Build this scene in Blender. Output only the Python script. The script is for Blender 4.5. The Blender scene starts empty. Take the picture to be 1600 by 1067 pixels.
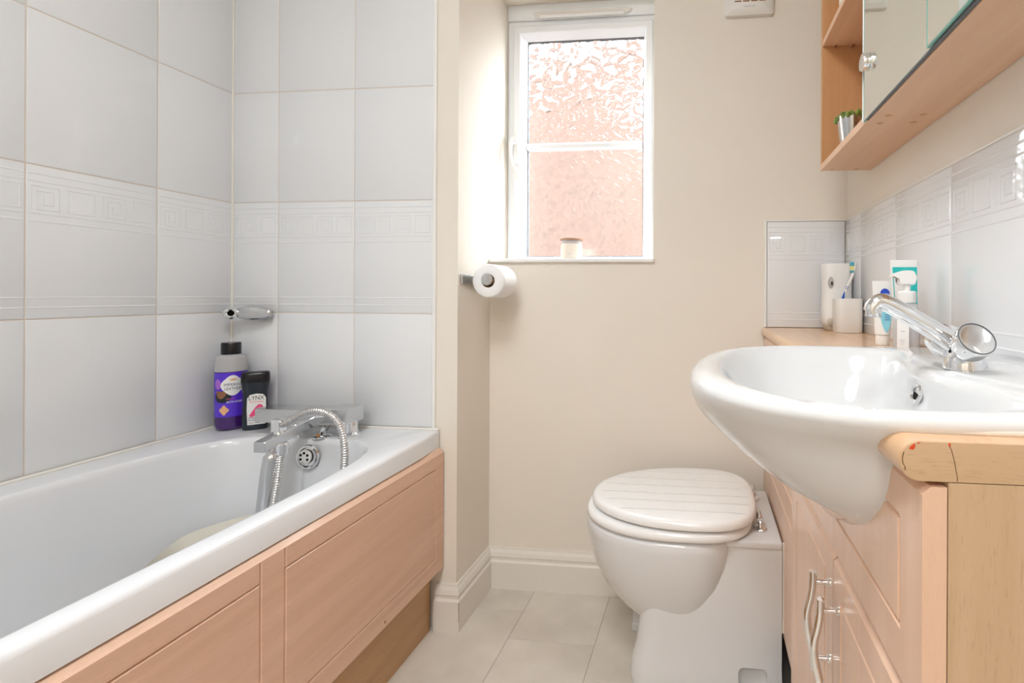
import bpy, bmesh, math, random
from mathutils import Vector, Matrix

SC = bpy.context.scene
COL = SC.collection
random.seed(7)
R = math.radians

# ------------------------------------------------------------------ camera
H = 0.988
cam_d = bpy.data.cameras.new('camera')
cam_d.sensor_width = 36.0
cam_d.lens = 36.0 * 750.15 / 1600.0
cam_d.shift_x = -(1025.2 - 800.0) / 1600.0
cam_d.shift_y = -(533.5 - 460.2) / 1600.0
cam_d.clip_start = 0.01
cam = bpy.data.objects.new('camera', cam_d)
COL.objects.link(cam)
cam.matrix_world = (Matrix.Translation((0, 0, H)) @ Matrix.Rotation(0.1004, 4, 'Z')
                    @ Matrix.Rotation(math.pi / 2, 4, 'X') @ Matrix.Rotation(0.005, 4, 'Z'))
SC.camera = cam

# ------------------------------------------------------------------ light
world = bpy.data.worlds.new('World')
SC.world = world
world.use_nodes = True
bg = world.node_tree.nodes['Background']
bg.inputs[0].default_value = (0.91, 0.955, 1.0, 1)
bg.inputs[1].default_value = 15.0

sun_d = bpy.data.lights.new('sun', 'SUN')
sun_d.energy = 0.3
sun_d.angle = R(4)
sun_d.color = (1.0, 0.95, 0.88)
sun = bpy.data.objects.new('sun', sun_d)
sun.rotation_euler = (R(48), 0, R(-20))
COL.objects.link(sun)

por_d = bpy.data.lights.new('window_portal', 'AREA')
por_d.shape = 'RECTANGLE'
por_d.size, por_d.size_y = 0.56, 0.98
por_d.cycles.is_portal = True
por = bpy.data.objects.new('window_portal', por_d)
por.location = (-0.447, 1.80, 1.57)
por.rotation_euler = (R(-90), 0, 0)
COL.objects.link(por)

lamp_d = bpy.data.lights.new('ceiling_lamp_light', 'AREA')
lamp_d.shape = 'DISK'
lamp_d.size = 0.55
lamp_d.energy = 15.5
lamp_d.color = (0.925, 0.965, 1.0)
lamp = bpy.data.objects.new('ceiling_lamp_light', lamp_d)
lamp.location = (-0.36, 0.10, 2.29)
COL.objects.link(lamp)

hall_d = bpy.data.lights.new('hall_fill_light', 'AREA')  # added unseen lamp, brightens the low parts through the doorway
hall_d.shape = 'DISK'
hall_d.size = 0.45
hall_d.energy = 19
hall_d.color = (0.94, 0.97, 1.0)
hall = bpy.data.objects.new('hall_fill_light', hall_d)
hall.location = (-0.22, -1.15, 2.28)
COL.objects.link(hall)

SC.view_settings.view_transform = 'Standard'
SC.view_settings.look = 'None'
SC.view_settings.gamma = 1.0
SC.view_settings.use_curve_mapping = False
SC.view_settings.exposure = 0.26
SC.cycles.use_denoising = True
SC.cycles.max_bounces = 12
SC.cycles.diffuse_bounces = 6
SC.cycles.transparent_max_bounces = 16
SC.cycles.caustics_refractive = True
SC.cycles.caustics_reflective = False
SC.cycles.sample_clamp_indirect = 30.0

# ------------------------------------------------------------------ materials
MATS = {}


def mat(name, col, rough=0.5, metal=0.0, spec=0.5, coat=0.0, trans=0.0, ior=1.45, alpha=1.0, bump=None, sss=0.0):
    m = bpy.data.materials.new(name)
    m.use_nodes = True
    nt = m.node_tree
    p = nt.nodes['Principled BSDF']
    p.inputs['Base Color'].default_value = (*col, 1)
    p.inputs['Roughness'].default_value = rough
    p.inputs['Metallic'].default_value = metal
    p.inputs['Specular IOR Level'].default_value = spec
    p.inputs['Coat Weight'].default_value = coat
    p.inputs['Coat Roughness'].default_value = 0.08
    p.inputs['Transmission Weight'].default_value = trans
    p.inputs['IOR'].default_value = ior
    p.inputs['Alpha'].default_value = alpha
    if bump:
        sc_, st, det = bump
        tc = nt.nodes.new('ShaderNodeTexCoord')
        n = nt.nodes.new('ShaderNodeTexNoise')
        n.inputs['Scale'].default_value = sc_
        n.inputs['Detail'].default_value = det
        b = nt.nodes.new('ShaderNodeBump')
        b.inputs['Strength'].default_value = st
        b.inputs['Distance'].default_value = 0.002
        nt.links.new(tc.outputs['Object'], n.inputs['Vector'])
        nt.links.new(n.outputs['Fac'], b.inputs['Height'])
        nt.links.new(b.outputs['Normal'], p.inputs['Normal'])
    MATS[name] = m
    return m


def mottled(name, c1, c2, scale, rough=0.6, spec=0.5, bump=0.0, lo=0.35, hi=0.65, detail=5, coat=0.0):
    m = mat(name, c1, rough, spec=spec, coat=coat)
    nt = m.node_tree
    p = nt.nodes['Principled BSDF']
    tc = nt.nodes.new('ShaderNodeTexCoord')
    n = nt.nodes.new('ShaderNodeTexNoise')
    n.inputs['Scale'].default_value = scale
    n.inputs['Detail'].default_value = detail
    r = nt.nodes.new('ShaderNodeValToRGB')
    r.color_ramp.elements[0].position, r.color_ramp.elements[1].position = lo, hi
    r.color_ramp.elements[0].color = (*c1, 1)
    r.color_ramp.elements[1].color = (*c2, 1)
    nt.links.new(tc.outputs['Object'], n.inputs['Vector'])
    nt.links.new(n.outputs['Fac'], r.inputs['Fac'])
    nt.links.new(r.outputs['Color'], p.inputs['Base Color'])
    if bump:
        b = nt.nodes.new('ShaderNodeBump')
        b.inputs['Strength'].default_value = bump
        b.inputs['Distance'].default_value = 0.002
        nt.links.new(n.outputs['Fac'], b.inputs['Height'])
        nt.links.new(b.outputs['Normal'], p.inputs['Normal'])
    return m


def wood(name, c1, c2, c3, axis, rough=0.42, coat=0.15, pore=0.35):
    """beech: long soft grain along axis with small darker flecks"""
    m = mat(name, c1, rough, coat=coat)
    nt = m.node_tree
    p = nt.nodes['Principled BSDF']
    tc = nt.nodes.new('ShaderNodeTexCoord')

    def stretched(s_along, s_across, detail):
        mp = nt.nodes.new('ShaderNodeMapping')
        sc_ = [s_across] * 3
        sc_[axis] = s_along
        mp.inputs['Scale'].default_value = sc_
        n = nt.nodes.new('ShaderNodeTexNoise')
        n.inputs['Scale'].default_value = 1.0
        n.inputs['Detail'].default_value = detail
        n.inputs['Distortion'].default_value = 0.6
        nt.links.new(tc.outputs['Object'], mp.inputs['Vector'])
        nt.links.new(mp.outputs['Vector'], n.inputs['Vector'])
        return n
    g = stretched(1.8, 34.0, 8)
    r = nt.nodes.new('ShaderNodeValToRGB')
    r.color_ramp.elements[0].position, r.color_ramp.elements[1].position = 0.33, 0.68
    r.color_ramp.elements[0].color = (*c1, 1)
    r.color_ramp.elements[1].color = (*c2, 1)
    nt.links.new(g.outputs['Fac'], r.inputs['Fac'])
    f = stretched(70.0, 640.0, 2)
    r2 = nt.nodes.new('ShaderNodeValToRGB')
    r2.color_ramp.elements[0].position, r2.color_ramp.elements[1].position = 0.56, 0.74
    r2.color_ramp.elements[0].color = (0, 0, 0, 1)
    r2.color_ramp.elements[1].color = (pore, pore, pore, 1)
    nt.links.new(f.outputs['Fac'], r2.inputs['Fac'])
    mx = nt.nodes.new('ShaderNodeMix')
    mx.data_type = 'RGBA'
    nt.links.new(r2.outputs['Color'], mx.inputs['Factor'])
    nt.links.new(r.outputs['Color'], mx.inputs['A'])
    mx.inputs['B'].default_value = (*c3, 1)
    nt.links.new(mx.outputs['Result'], p.inputs['Base Color'])
    return m


mottled('wall_paint', (0.775, 0.720, 0.640), (0.800, 0.745, 0.668), 1.7, rough=0.75, spec=0.25, bump=0.05)
mat('ceiling_paint', (0.86, 0.85, 0.83), 0.85, spec=0.2)
mat('tile_glaze', (0.755, 0.765, 0.78), 0.06, spec=0.5)
mat('grout', (0.68, 0.60, 0.52), 0.85)
mat('sealant', (0.80, 0.77, 0.71), 0.5)
mat('gloss_paint', (0.76, 0.72, 0.66), 0.38, bump=(18, 0.12, 4))
mottled('vinyl_floor', (0.545, 0.495, 0.425), (0.74, 0.69, 0.615), 4.5, rough=0.42, lo=0.3, hi=0.7, detail=9)
mat('floor_joint', (0.40, 0.36, 0.315), 0.7)
mat('bath_acrylic', (0.765, 0.775, 0.795), 0.12, coat=0.3)
mat('ceramic', (0.695, 0.70, 0.705), 0.06, coat=0.3)
mat('white_gloss_wood', (0.84, 0.835, 0.825), 0.22, coat=0.2)
mat('pvc', (0.84, 0.86, 0.88), 0.28)
mat('white_plastic', (0.83, 0.82, 0.80), 0.35)
mat('warm_plastic', (0.755, 0.73, 0.695), 0.4)
mat('beige_plastic', (0.55, 0.48, 0.40), 0.5)
mat('chrome', (0.82, 0.83, 0.84), 0.07, metal=1.0)
mat('brushed_chrome', (0.66, 0.67, 0.68), 0.22, metal=1.0)
mat('steel_hose', (0.62, 0.61, 0.60), 0.25, metal=1.0)
mat('black_plastic', (0.006, 0.006, 0.008), 0.22)
mat('dark_void', (0.01, 0.008, 0.006), 0.9)
mat('rubber', (0.13, 0.14, 0.15), 0.6)
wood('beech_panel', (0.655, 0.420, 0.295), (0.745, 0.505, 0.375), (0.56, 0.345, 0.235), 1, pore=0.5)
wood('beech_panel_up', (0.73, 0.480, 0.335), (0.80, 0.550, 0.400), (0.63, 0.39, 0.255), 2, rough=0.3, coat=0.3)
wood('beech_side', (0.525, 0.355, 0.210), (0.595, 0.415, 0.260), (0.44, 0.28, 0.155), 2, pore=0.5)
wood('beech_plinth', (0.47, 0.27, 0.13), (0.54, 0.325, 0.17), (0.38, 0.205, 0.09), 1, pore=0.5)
wood('beech_top', (0.66, 0.415, 0.235), (0.73, 0.48, 0.295), (0.54, 0.31, 0.16), 1, rough=0.25, coat=0.35)
wood('beech_edge', (0.53, 0.355, 0.205), (0.60, 0.41, 0.25), (0.42, 0.265, 0.145), 0, pore=0.5)
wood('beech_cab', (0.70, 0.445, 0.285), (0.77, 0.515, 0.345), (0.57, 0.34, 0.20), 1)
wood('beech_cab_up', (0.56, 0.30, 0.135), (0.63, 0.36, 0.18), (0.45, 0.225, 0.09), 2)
mat('mirror', (0.86, 0.90, 0.87), 0.01, metal=1.0)
mat('glass_edge', (0.16, 0.42, 0.36), 0.1, coat=0.4)
mat('render_peach', (0.083, 0.0560, 0.0460), 0.9, spec=0.0)
mat('roof_tile', (0.092, 0.076, 0.070), 0.9, spec=0.0)
mat('purple_liquid', (0.055, 0.012, 0.14), 0.12, coat=0.4)
mat('label_purple', (0.10, 0.035, 0.62), 0.2, coat=0.3)
mat('label_violet', (0.42, 0.14, 0.66), 0.25, coat=0.3)
mat('clear_plastic', (0.80, 0.79, 0.80), 0.08, trans=0.55, ior=1.2)
mat('print_white', (0.86, 0.84, 0.82), 0.4)
mat('print_black', (0.02, 0.02, 0.025), 0.4)
mat('print_navy', (0.05, 0.07, 0.16), 0.4)
mat('print_gold', (0.78, 0.42, 0.22), 0.35)
mat('print_brown', (0.28, 0.12, 0.06), 0.35)
mat('print_pink', (0.85, 0.08, 0.22), 0.4)
mat('print_rose', (0.90, 0.42, 0.50), 0.4)
mat('print_red', (0.75, 0.10, 0.12), 0.4)
mat('print_grey', (0.42, 0.41, 0.40), 0.5)
mat('print_blue', (0.02, 0.07, 0.50), 0.35)
mat('print_teal', (0.02, 0.48, 0.46), 0.35)
mat('print_aqua', (0.28, 0.66, 0.78), 0.35)
mat('navy_bottle', (0.006, 0.012, 0.022), 0.2, coat=0.4)
mat('tissue', (0.86, 0.86, 0.86), 0.95, spec=0.1, bump=(160, 0.35, 3))
mat('cardboard', (0.55, 0.34, 0.16), 0.9)
mat('mat_rubber', (0.70, 0.66, 0.57), 0.7, bump=(240, 0.6, 2))
mat('wax', (0.80, 0.72, 0.62), 0.6)
mat('lid_wood', (0.36, 0.20, 0.12), 0.55)
mat('steel_pot', (0.62, 0.63, 0.64), 0.12, metal=1.0)
mottled('succulent', (0.10, 0.20, 0.03), (0.26, 0.33, 0.06), 60, rough=0.45)
mat('chip_red', (0.62, 0.06, 0.01), 0.7)
mat('crack', (0.12, 0.06, 0.015), 0.9)
mat('blue_rubber', (0.02, 0.10, 0.50), 0.45)
mat('bristle_yellow', (0.78, 0.74, 0.32), 0.6)
mat('bristle_teal', (0.08, 0.42, 0.55), 0.6)
mat('rust', (0.48, 0.24, 0.08), 0.6)


def glass_mat(name, share):
    """obscured pane: half straight view, half bent through the relief"""
    m = bpy.data.materials.new(name)
    m.use_nodes = True
    nt = m.node_tree
    nt.nodes.clear()
    out = nt.nodes.new('ShaderNodeOutputMaterial')
    tr = nt.nodes.new('ShaderNodeBsdfTransparent')
    tr.inputs[0].default_value = (0.96, 0.97, 0.97, 1)
    rf = nt.nodes.new('ShaderNodeBsdfRefraction')
    rf.inputs['IOR'].default_value = 1.20
    rf.inputs['Roughness'].default_value = 0.02
    gl = nt.nodes.new('ShaderNodeBsdfGlossy')
    gl.inputs['Roughness'].default_value = 0.05
    a = nt.nodes.new('ShaderNodeMixShader')
    a.inputs[0].default_value = share
    b = nt.nodes.new('ShaderNodeMixShader')
    b.inputs[0].default_value = 0.06
    nt.links.new(tr.outputs[0], a.inputs[1])
    nt.links.new(rf.outputs[0], a.inputs[2])
    nt.links.new(a.outputs[0], b.inputs[1])
    nt.links.new(gl.outputs[0], b.inputs[2])
    nt.links.new(b.outputs[0], out.inputs[0])
    MATS[name] = m
    m2 = bpy.data.materials.new('pane_glass')
    m2.use_nodes = True
    nt = m2.node_tree
    nt.nodes.clear()
    out = nt.nodes.new('ShaderNodeOutputMaterial')
    tr = nt.nodes.new('ShaderNodeBsdfTransparent')
    tr.inputs[0].default_value = (0.97, 0.98, 0.98, 1)
    gl = nt.nodes.new('ShaderNodeBsdfGlossy')
    gl.inputs['Roughness'].default_value = 0.03
    b = nt.nodes.new('ShaderNodeMixShader')
    b.inputs[0].default_value = 0.05
    nt.links.new(tr.outputs[0], b.inputs[1])
    nt.links.new(gl.outputs[0], b.inputs[2])
    nt.links.new(b.outputs[0], out.inputs[0])
    MATS['pane_glass'] = m2


glass_mat('leaf_glass', 1.0)
glass_mat('faint_leaf_glass', 0.6)

# ------------------------------------------------------------------ mesh helpers
ORIGIN = {}


def tag(o, label=None, cat=None, group=None, kind=None):
    if label: o['label'] = label
    if cat: o['category'] = cat
    if group: o['group'] = group
    if kind: o['kind'] = kind
    return o


def thing(name, loc, label, cat, group=None):
    o = bpy.data.objects.new(name, None)
    o.empty_display_size = 0.02
    o.location = loc
    COL.objects.link(o)
    ORIGIN[o.name] = Vector(loc)
    return tag(o, label, cat, group)


def obj(name, bm, material, parent=None, smooth=None, label=None, kind=None):
    """bm in world coordinates -> one mesh object (child of parent)"""
    if parent is not None:
        og = ORIGIN[parent.name]
    else:
        vs = [v.co for v in bm.verts]
        og = Vector(((min(v.x for v in vs) + max(v.x for v in vs)) / 2,
                     (min(v.y for v in vs) + max(v.y for v in vs)) / 2, min(v.z for v in vs)))
    bmesh.ops.translate(bm, verts=bm.verts, vec=-og)
    bmesh.ops.recalc_face_normals(bm, faces=bm.faces)
    me = bpy.data.meshes.new(name)
    bm.to_mesh(me)
    bm.free()
    me.materials.append(MATS[material])
    if smooth is not None:
        me.shade_smooth()
        if smooth < 180:
            me.set_sharp_from_angle(angle=R(smooth))
    o = bpy.data.objects.new(name, me)
    COL.objects.link(o)
    if parent is not None:
        o.parent = parent
    else:
        o.location = og
    ORIGIN[o.name] = og.copy()
    if label: o['label'] = label
    if kind: o['kind'] = kind
    return o


def B():
    return bmesh.new()


def box(bm, x0, x1, y0, y1, z0, z1, bev=0.0, seg=2):
    vs = [bm.verts.new((x, y, z)) for x in (x0, x1) for y in (y0, y1) for z in (z0, z1)]
    fs = []
    for f in ((0, 1, 3, 2), (4, 6, 7, 5), (0, 4, 5, 1), (2, 3, 7, 6), (0, 2, 6, 4), (1, 5, 7, 3)):
        fs.append(bm.faces.new([vs[i] for i in f]))
    if bev:
        es = list({e for f in fs for e in f.edges})
        bmesh.ops.bevel(bm, geom=es, offset=bev, segments=seg, profile=0.5, affect='EDGES')
    return bm


def xform(bm, mtx, verts=None):
    bmesh.ops.transform(bm, matrix=mtx, verts=verts or bm.verts)
    return bm


def rings(bm, rs, cap0=True, cap1=True):
    vr = [[bm.verts.new(p) for p in r] for r in rs]
    n = len(vr[0])
    for a, b in zip(vr, vr[1:]):
        for i in range(n):
            bm.faces.new((a[i], a[(i + 1) % n], b[(i + 1) % n], b[i]))
    if cap0: bm.faces.new(vr[0][::-1])
    if cap1: bm.faces.new(vr[-1])
    return vr


def lathe(bm, prof, n=32, mtx=None, cap0=True, cap1=True):
    rs = [[Vector((r * math.cos(2 * math.pi * i / n), r * math.sin(2 * math.pi * i / n), z)) for i in range(n)]
          for r, z in prof]
    if mtx is not None:
        rs = [[mtx @ p for p in r] for r in rs]
    rings(bm, rs, cap0, cap1)
    return bm


def at(loc, axis=(0, 0, 1)):
    q = Vector((0, 0, 1)).rotation_difference(Vector(axis).normalized())
    return Matrix.Translation(loc) @ q.to_matrix().to_4x4()


def spline(pts, n=8):
    pts = [Vector(p) for p in pts]
    P = [pts[0] * 2 - pts[1]] + pts + [pts[-1] * 2 - pts[-2]]
    out = []
    for i in range(1, len(P) - 2):
        a, b, c, d = P[i - 1:i + 3]
        for k in range(n):
            t = k / n
            out.append(0.5 * ((2 * b) + (c - a) * t + (2 * a - 5 * b + 4 * c - d) * t * t + (3 * b - a - 3 * c + d) * t ** 3))
    out.append(pts[-1])
    return out


def tube(bm, pts, rad, n=12, cap=True):
    """rad: number or function of 0..1 (may return (ra, rb))"""
    m = len(pts)
    rs = []
    up = None
    for i, p in enumerate(pts):
        d = (pts[min(i + 1, m - 1)] - pts[max(i - 1, 0)]).normalized()
        if up is None:
            up = Vector((0, 0, 1)) if abs(d.z) < 0.9 else Vector((1, 0, 0))
        s = d.cross(up).normalized()
        up = s.cross(d).normalized()
        r = rad(i / (m - 1)) if callable(rad) else rad
        ra, rb = r if isinstance(r, tuple) else (r, r)
        rs.append([p + s * (ra * math.cos(2 * math.pi * k / n)) + up * (rb * math.sin(2 * math.pi * k / n)) for k in range(n)])
    rings(bm, rs, cap, cap)
    return bm


def extrude(bm, poly, vec):
    """closed polygon (list of Vectors) swept by vec"""
    v = Vector(vec)
    rings(bm, [[Vector(p) for p in poly], [Vector(p) + v for p in poly]])
    return bm


def frame_ring(bm, x0, x1, z0, z1, prof):
    """mitred rectangular frame in the XZ plane; prof = closed list of (inset, y)"""
    cs = []
    for i, y in prof:
        cs.append([Vector((x0 + i, y, z0 + i)), Vector((x1 - i, y, z0 + i)), Vector((x1 - i, y, z1 - i)), Vector((x0 + i, y, z1 - i))])
    vr = [[bm.verts.new(p) for p in r] for r in cs]
    n = len(vr)
    for k in range(n):
        a, b = vr[k], vr[(k + 1) % n]
        for i in range(4):
            bm.faces.new((a[i], a[(i + 1) % 4], b[(i + 1) % 4], b[i]))
    return bm


def text_mesh(body, size, width=None):
    cu = bpy.data.curves.new('t', 'FONT')
    cu.body = body
    cu.size = size
    cu.align_x = 'CENTER'
    cu.align_y = 'CENTER'
    cu.resolution_u = 3
    o = bpy.data.objects.new('t', cu)
    COL.objects.link(o)
    dg = bpy.context.evaluated_depsgraph_get()
    dg.update()
    me = bpy.data.meshes.new_from_object(o.evaluated_get(dg))
    bm = bmesh.new()
    bm.from_mesh(me)
    bpy.data.objects.remove(o)
    bpy.data.curves.remove(cu)
    bpy.data.meshes.remove(me)
    if width:
        xs = [v.co.x for v in bm.verts]
        w = max(xs) - min(xs)
        c = (max(xs) + min(xs)) / 2
        for v in bm.verts:
            v.co.x = (v.co.x - c) * width / w
    return bm


def on_plane(bm, o, ux, uy, off=0.0004):
    o, ux, uy = Vector(o), Vector(ux).normalized(), Vector(uy).normalized()
    n = ux.cross(uy)
    for v in bm.verts:
        v.co = o + ux * v.co.x + uy * v.co.y + n * (off + v.co.z)
    return bm


def on_cyl(bm, c, r, ang, z, off=0.0004):
    """wrap a flat bmesh on a vertical cylinder; ang = direction (rad) its middle faces"""
    for _ in range(4):
        es = [e_ for e_ in bm.edges if abs(e_.verts[0].co.x - e_.verts[1].co.x) > 0.004]
        if not es:
            break
        bmesh.ops.subdivide_edges(bm, edges=es, cuts=1)
        bmesh.ops.triangulate(bm, faces=bm.faces)
    for v in bm.verts:
        a = ang + v.co.x / r
        v.co = Vector((c[0] + (r + off) * math.cos(a), c[1] + (r + off) * math.sin(a), z + v.co.y))
    return bm


def flat_poly(pts):
    bm = B()
    bm.faces.new([bm.verts.new((x, y, 0)) for x, y in pts])
    bmesh.ops.triangulate(bm, faces=bm.faces)
    return bm


def grid_rect(w, h, nx=16):
    bm = B()
    vs = [[bm.verts.new((-w / 2 + w * i / nx, s * h / 2, 0)) for i in range(nx + 1)] for s in (-1, 1)]
    for i in range(nx):
        bm.faces.new((vs[0][i], vs[0][i + 1], vs[1][i + 1], vs[1][i]))
    return bm


def squircle(cx, cy, xf, xb, b, z, n=64, ef=2.0, eb=2.0, ey=None):
    """plan outline: front (-x) reach cx-xf, back reach xb-cx, half width b in y"""
    out = []
    for i in range(n):
        t = 2 * math.pi * i / n
        c, s = math.cos(t), math.sin(t)
        a, e = (xb - cx, eb) if c >= 0 else (cx - xf, ef)
        x = a * math.copysign(abs(c) ** (2 / e), c)
        y = b * math.copysign(abs(s) ** (2 / e), s)
        out.append(Vector((cx + x, cy + y, z)))
    return out


def boolean_diff(bm, cutter):
    res = []
    for k, b in enumerate((bm, cutter)):
        bmesh.ops.recalc_face_normals(b, faces=b.faces)
        me = bpy.data.meshes.new('tmp')
        b.to_mesh(me)
        b.free()
        o = bpy.data.objects.new('tmp', me)
        COL.objects.link(o)
        res.append(o)
    md = res[0].modifiers.new('b', 'BOOLEAN')
    md.operation = 'DIFFERENCE'
    md.object = res[1]
    md.solver = 'EXACT'
    dg = bpy.context.evaluated_depsgraph_get()
    dg.update()
    me = bpy.data.meshes.new_from_object(res[0].evaluated_get(dg))
    out = bmesh.new()
    out.from_mesh(me)
    bpy.data.meshes.remove(me)
    for o in res:
        m_ = o.data
        bpy.data.objects.remove(o)
        bpy.data.meshes.remove(m_)
    return out


# ------------------------------------------------------------------ room numbers
XL, XR = -1.4533, 0.4455      # tiled left wall, right wall
XP = -0.7242                  # face of the boxed return beside the window
YE = 1.346                    # tiled end wall of the bath
YB = 1.5654                   # window wall
YF = -0.37                    # wall behind the camera
ZC = 2.36                     # ceiling
TW, TH = 0.25, 0.3377         # wall tiles
YW = 1.745                    # glass plane
BR = 0.586                    # bath rim
WT = 0.885                    # worktop


def struct(name, bm, m, parent=None, smooth=None):
    o = obj(name, bm, m, parent, smooth)
    if parent is None:
        o['kind'] = 'structure'
    return o


floor = struct('floor', box(B(), XL - 0.1, XR + 0.1, YF - 0.1, YB + 0.3, -0.10, -0.0012), 'floor_joint')
struct('ceiling', box(B(), XL - 0.1, XR + 0.1, YF - 0.1, YB + 0.3, ZC, ZC + 0.08), 'ceiling_paint')
wall_left = struct('wall_left', box(B(), XL - 0.12, XL - 0.006, YF - 0.1, YE + 0.1, 0, ZC), 'wall_paint')
wall_right = struct('wall_right', box(B(), XR, XR + 0.1, YF - 0.1, YB + 0.3, 0, ZC), 'wall_paint')
wall_end = struct('wall_end', box(B(), XL - 0.006, XP, YE + 0.004, YB + 0.3, 0, ZC), 'wall_paint')
bm = B()
box(bm, XP, XR, YB, YB + 0.26, 0, 1.0935)
box(bm, XP, XR, YB, YB + 0.26, 2.047, ZC)
box(bm, -0.168, XR, YB, YB + 0.26, 1.0935, 2.047)
wall_back = struct('wall_back', bm, 'wall_paint')
bm = B()
box(bm, XL - 0.1, -0.62, YF - 0.1, YF, 0, ZC)
box(bm, 0.18, XR + 0.1, YF - 0.1, YF, 0, ZC)
box(bm, -0.62, 0.18, YF - 0.1, YF, 2.02, ZC)
struct('wall_front', bm, 'wall_paint')
# the door stands open into an added, unseen landing, lit for low fill
door = struct('door_1', box(B(), 0.105, 0.145, YF - 0.80, YF - 0.085, 0.008, 1.98), 'gloss_paint')
bm = B()
box(bm, -0.62, -0.58, YF - 0.1, YF + 0.012, 0, 2.02, 0.004)
box(bm, 0.14, 0.18, YF - 0.1, YF + 0.012, 0, 2.02, 0.004)
box(bm, -0.58, 0.14, YF - 0.1, YF + 0.012, 1.98, 2.02, 0.004)
obj('door_frame', bm, 'gloss_paint', door)
bm = B()
tube(bm, spline([(0.105, YF - 0.74, 1.0), (0.06, YF - 0.74, 1.0), (0.05, YF - 0.72, 1.0), (0.05, YF - 0.63, 1.0)], 6), 0.008, 10)
obj('door_handle', bm, 'chrome', door, 60)
HY = YF - 0.1
bm = B()
box(bm, -1.10, -1.00, HY - 1.35, HY, 0, ZC)
box(bm, 0.40, 0.50, HY - 1.35, HY, 0, ZC)
box(bm, -1.10, 0.50, HY - 1.45, HY - 1.35, 0, ZC)
struct('wall_landing', bm, 'wall_paint')
struct('floor_landing', box(B(), -1.10, 0.50, HY - 1.45, HY, -0.1, -0.002), 'vinyl_floor')
struct('ceiling_landing', box(B(), -1.10, 0.50, HY - 1.45, HY, ZC, ZC + 0.08), 'ceiling_paint')

# ---------------------------------------------------------------- floor: printed vinyl slabs
TLEN = 0.34
slab_cache = {}


def slab_mesh(w, l):
    k = (round(w, 4), round(l, 4))
    if k not in slab_cache:
        b = B()
        box(b, 0.0007, w - 0.0007, 0.0007, l - 0.0007, -0.004, 0.0, 0.0006, 1)
        me = bpy.data.meshes.new('floor_tile')
        b.to_mesh(me); b.free()
        me.materials.append(MATS['vinyl_floor'])
        slab_cache[k] = me
    return slab_cache[k]


fo = ORIGIN['floor']
for c in range(-4, 3):
    x0 = -0.556 + 0.253 * c
    x1 = x0 + 0.253
    a, b_ = max(x0, -0.83), min(x1, XR)
    if b_ - a < 0.02:
        continue
    off = {0: 1.328, -1: 1.449, 1: 1.542}.get(c, 1.328 + 0.113 * ((c * 2) % 3))
    y = off - 6 * TLEN
    while y < YB:
        ya, yb = max(y, YF), min(y + TLEN, YB)
        if yb - ya > 0.01:
            o = bpy.data.objects.new('floor_tile', slab_mesh(b_ - a, yb - ya))
            COL.objects.link(o)
            o.parent = floor
            o.location = Vector((a, ya, 0)) - fo
        y += TLEN

# ---------------------------------------------------------------- wall tiles
def ridge(b, u0, v0, u1, v1, w, umin, umax, h):
    """raised bar between two corners, axis aligned, clipped to the cut tile"""
    a0, a1 = min(u0, u1) - w / 2, max(u0, u1) + w / 2
    c0, c1 = min(v0, v1) - w / 2, max(v0, v1) + w / 2
    a0, a1 = max(a0, umin + 0.002), min(a1, umax - 0.002)
    if a1 - a0 < 0.001:
        return
    lo = [b.verts.new(p) for p in ((a0, c0, -0.0005), (a1, c0, -0.0005), (a1, c1, -0.0005), (a0, c1, -0.0005))]
    i = min(w * 0.36, (a1 - a0) * 0.4, (c1 - c0) * 0.4)
    hi = [b.verts.new(p) for p in ((a0 + i, c0 + i, h), (a1 - i, c0 + i, h), (a1 - i, c1 - i, h), (a0 + i, c1 - i, h))]
    b.faces.new(hi)
    for k in range(4):
        b.faces.new((lo[k], lo[(k + 1) % 4], hi[(k + 1) % 4], hi[k]))


tile_cache = {}


def tile_mesh(umin, umax, h):
    """plain tile: local u, v in the tile plane, +z out of the wall"""
    k = ('p', round(umin, 4), round(umax, 4), round(h, 4))
    if k not in tile_cache:
        b = B()
        g = 0.0013
        box(b, umin + g, umax - g, g, h - g, -0.006, 0.0, 0.0014, 2)
        bmesh.ops.recalc_face_normals(b, faces=b.faces)
        me = bpy.data.meshes.new('tile')
        b.to_mesh(me); b.free()
        me.materials.append(MATS['tile_glaze'])
        me.shade_smooth(); me.set_sharp_from_angle(angle=R(50))
        tile_cache[k] = me
    return tile_cache[k]


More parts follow.
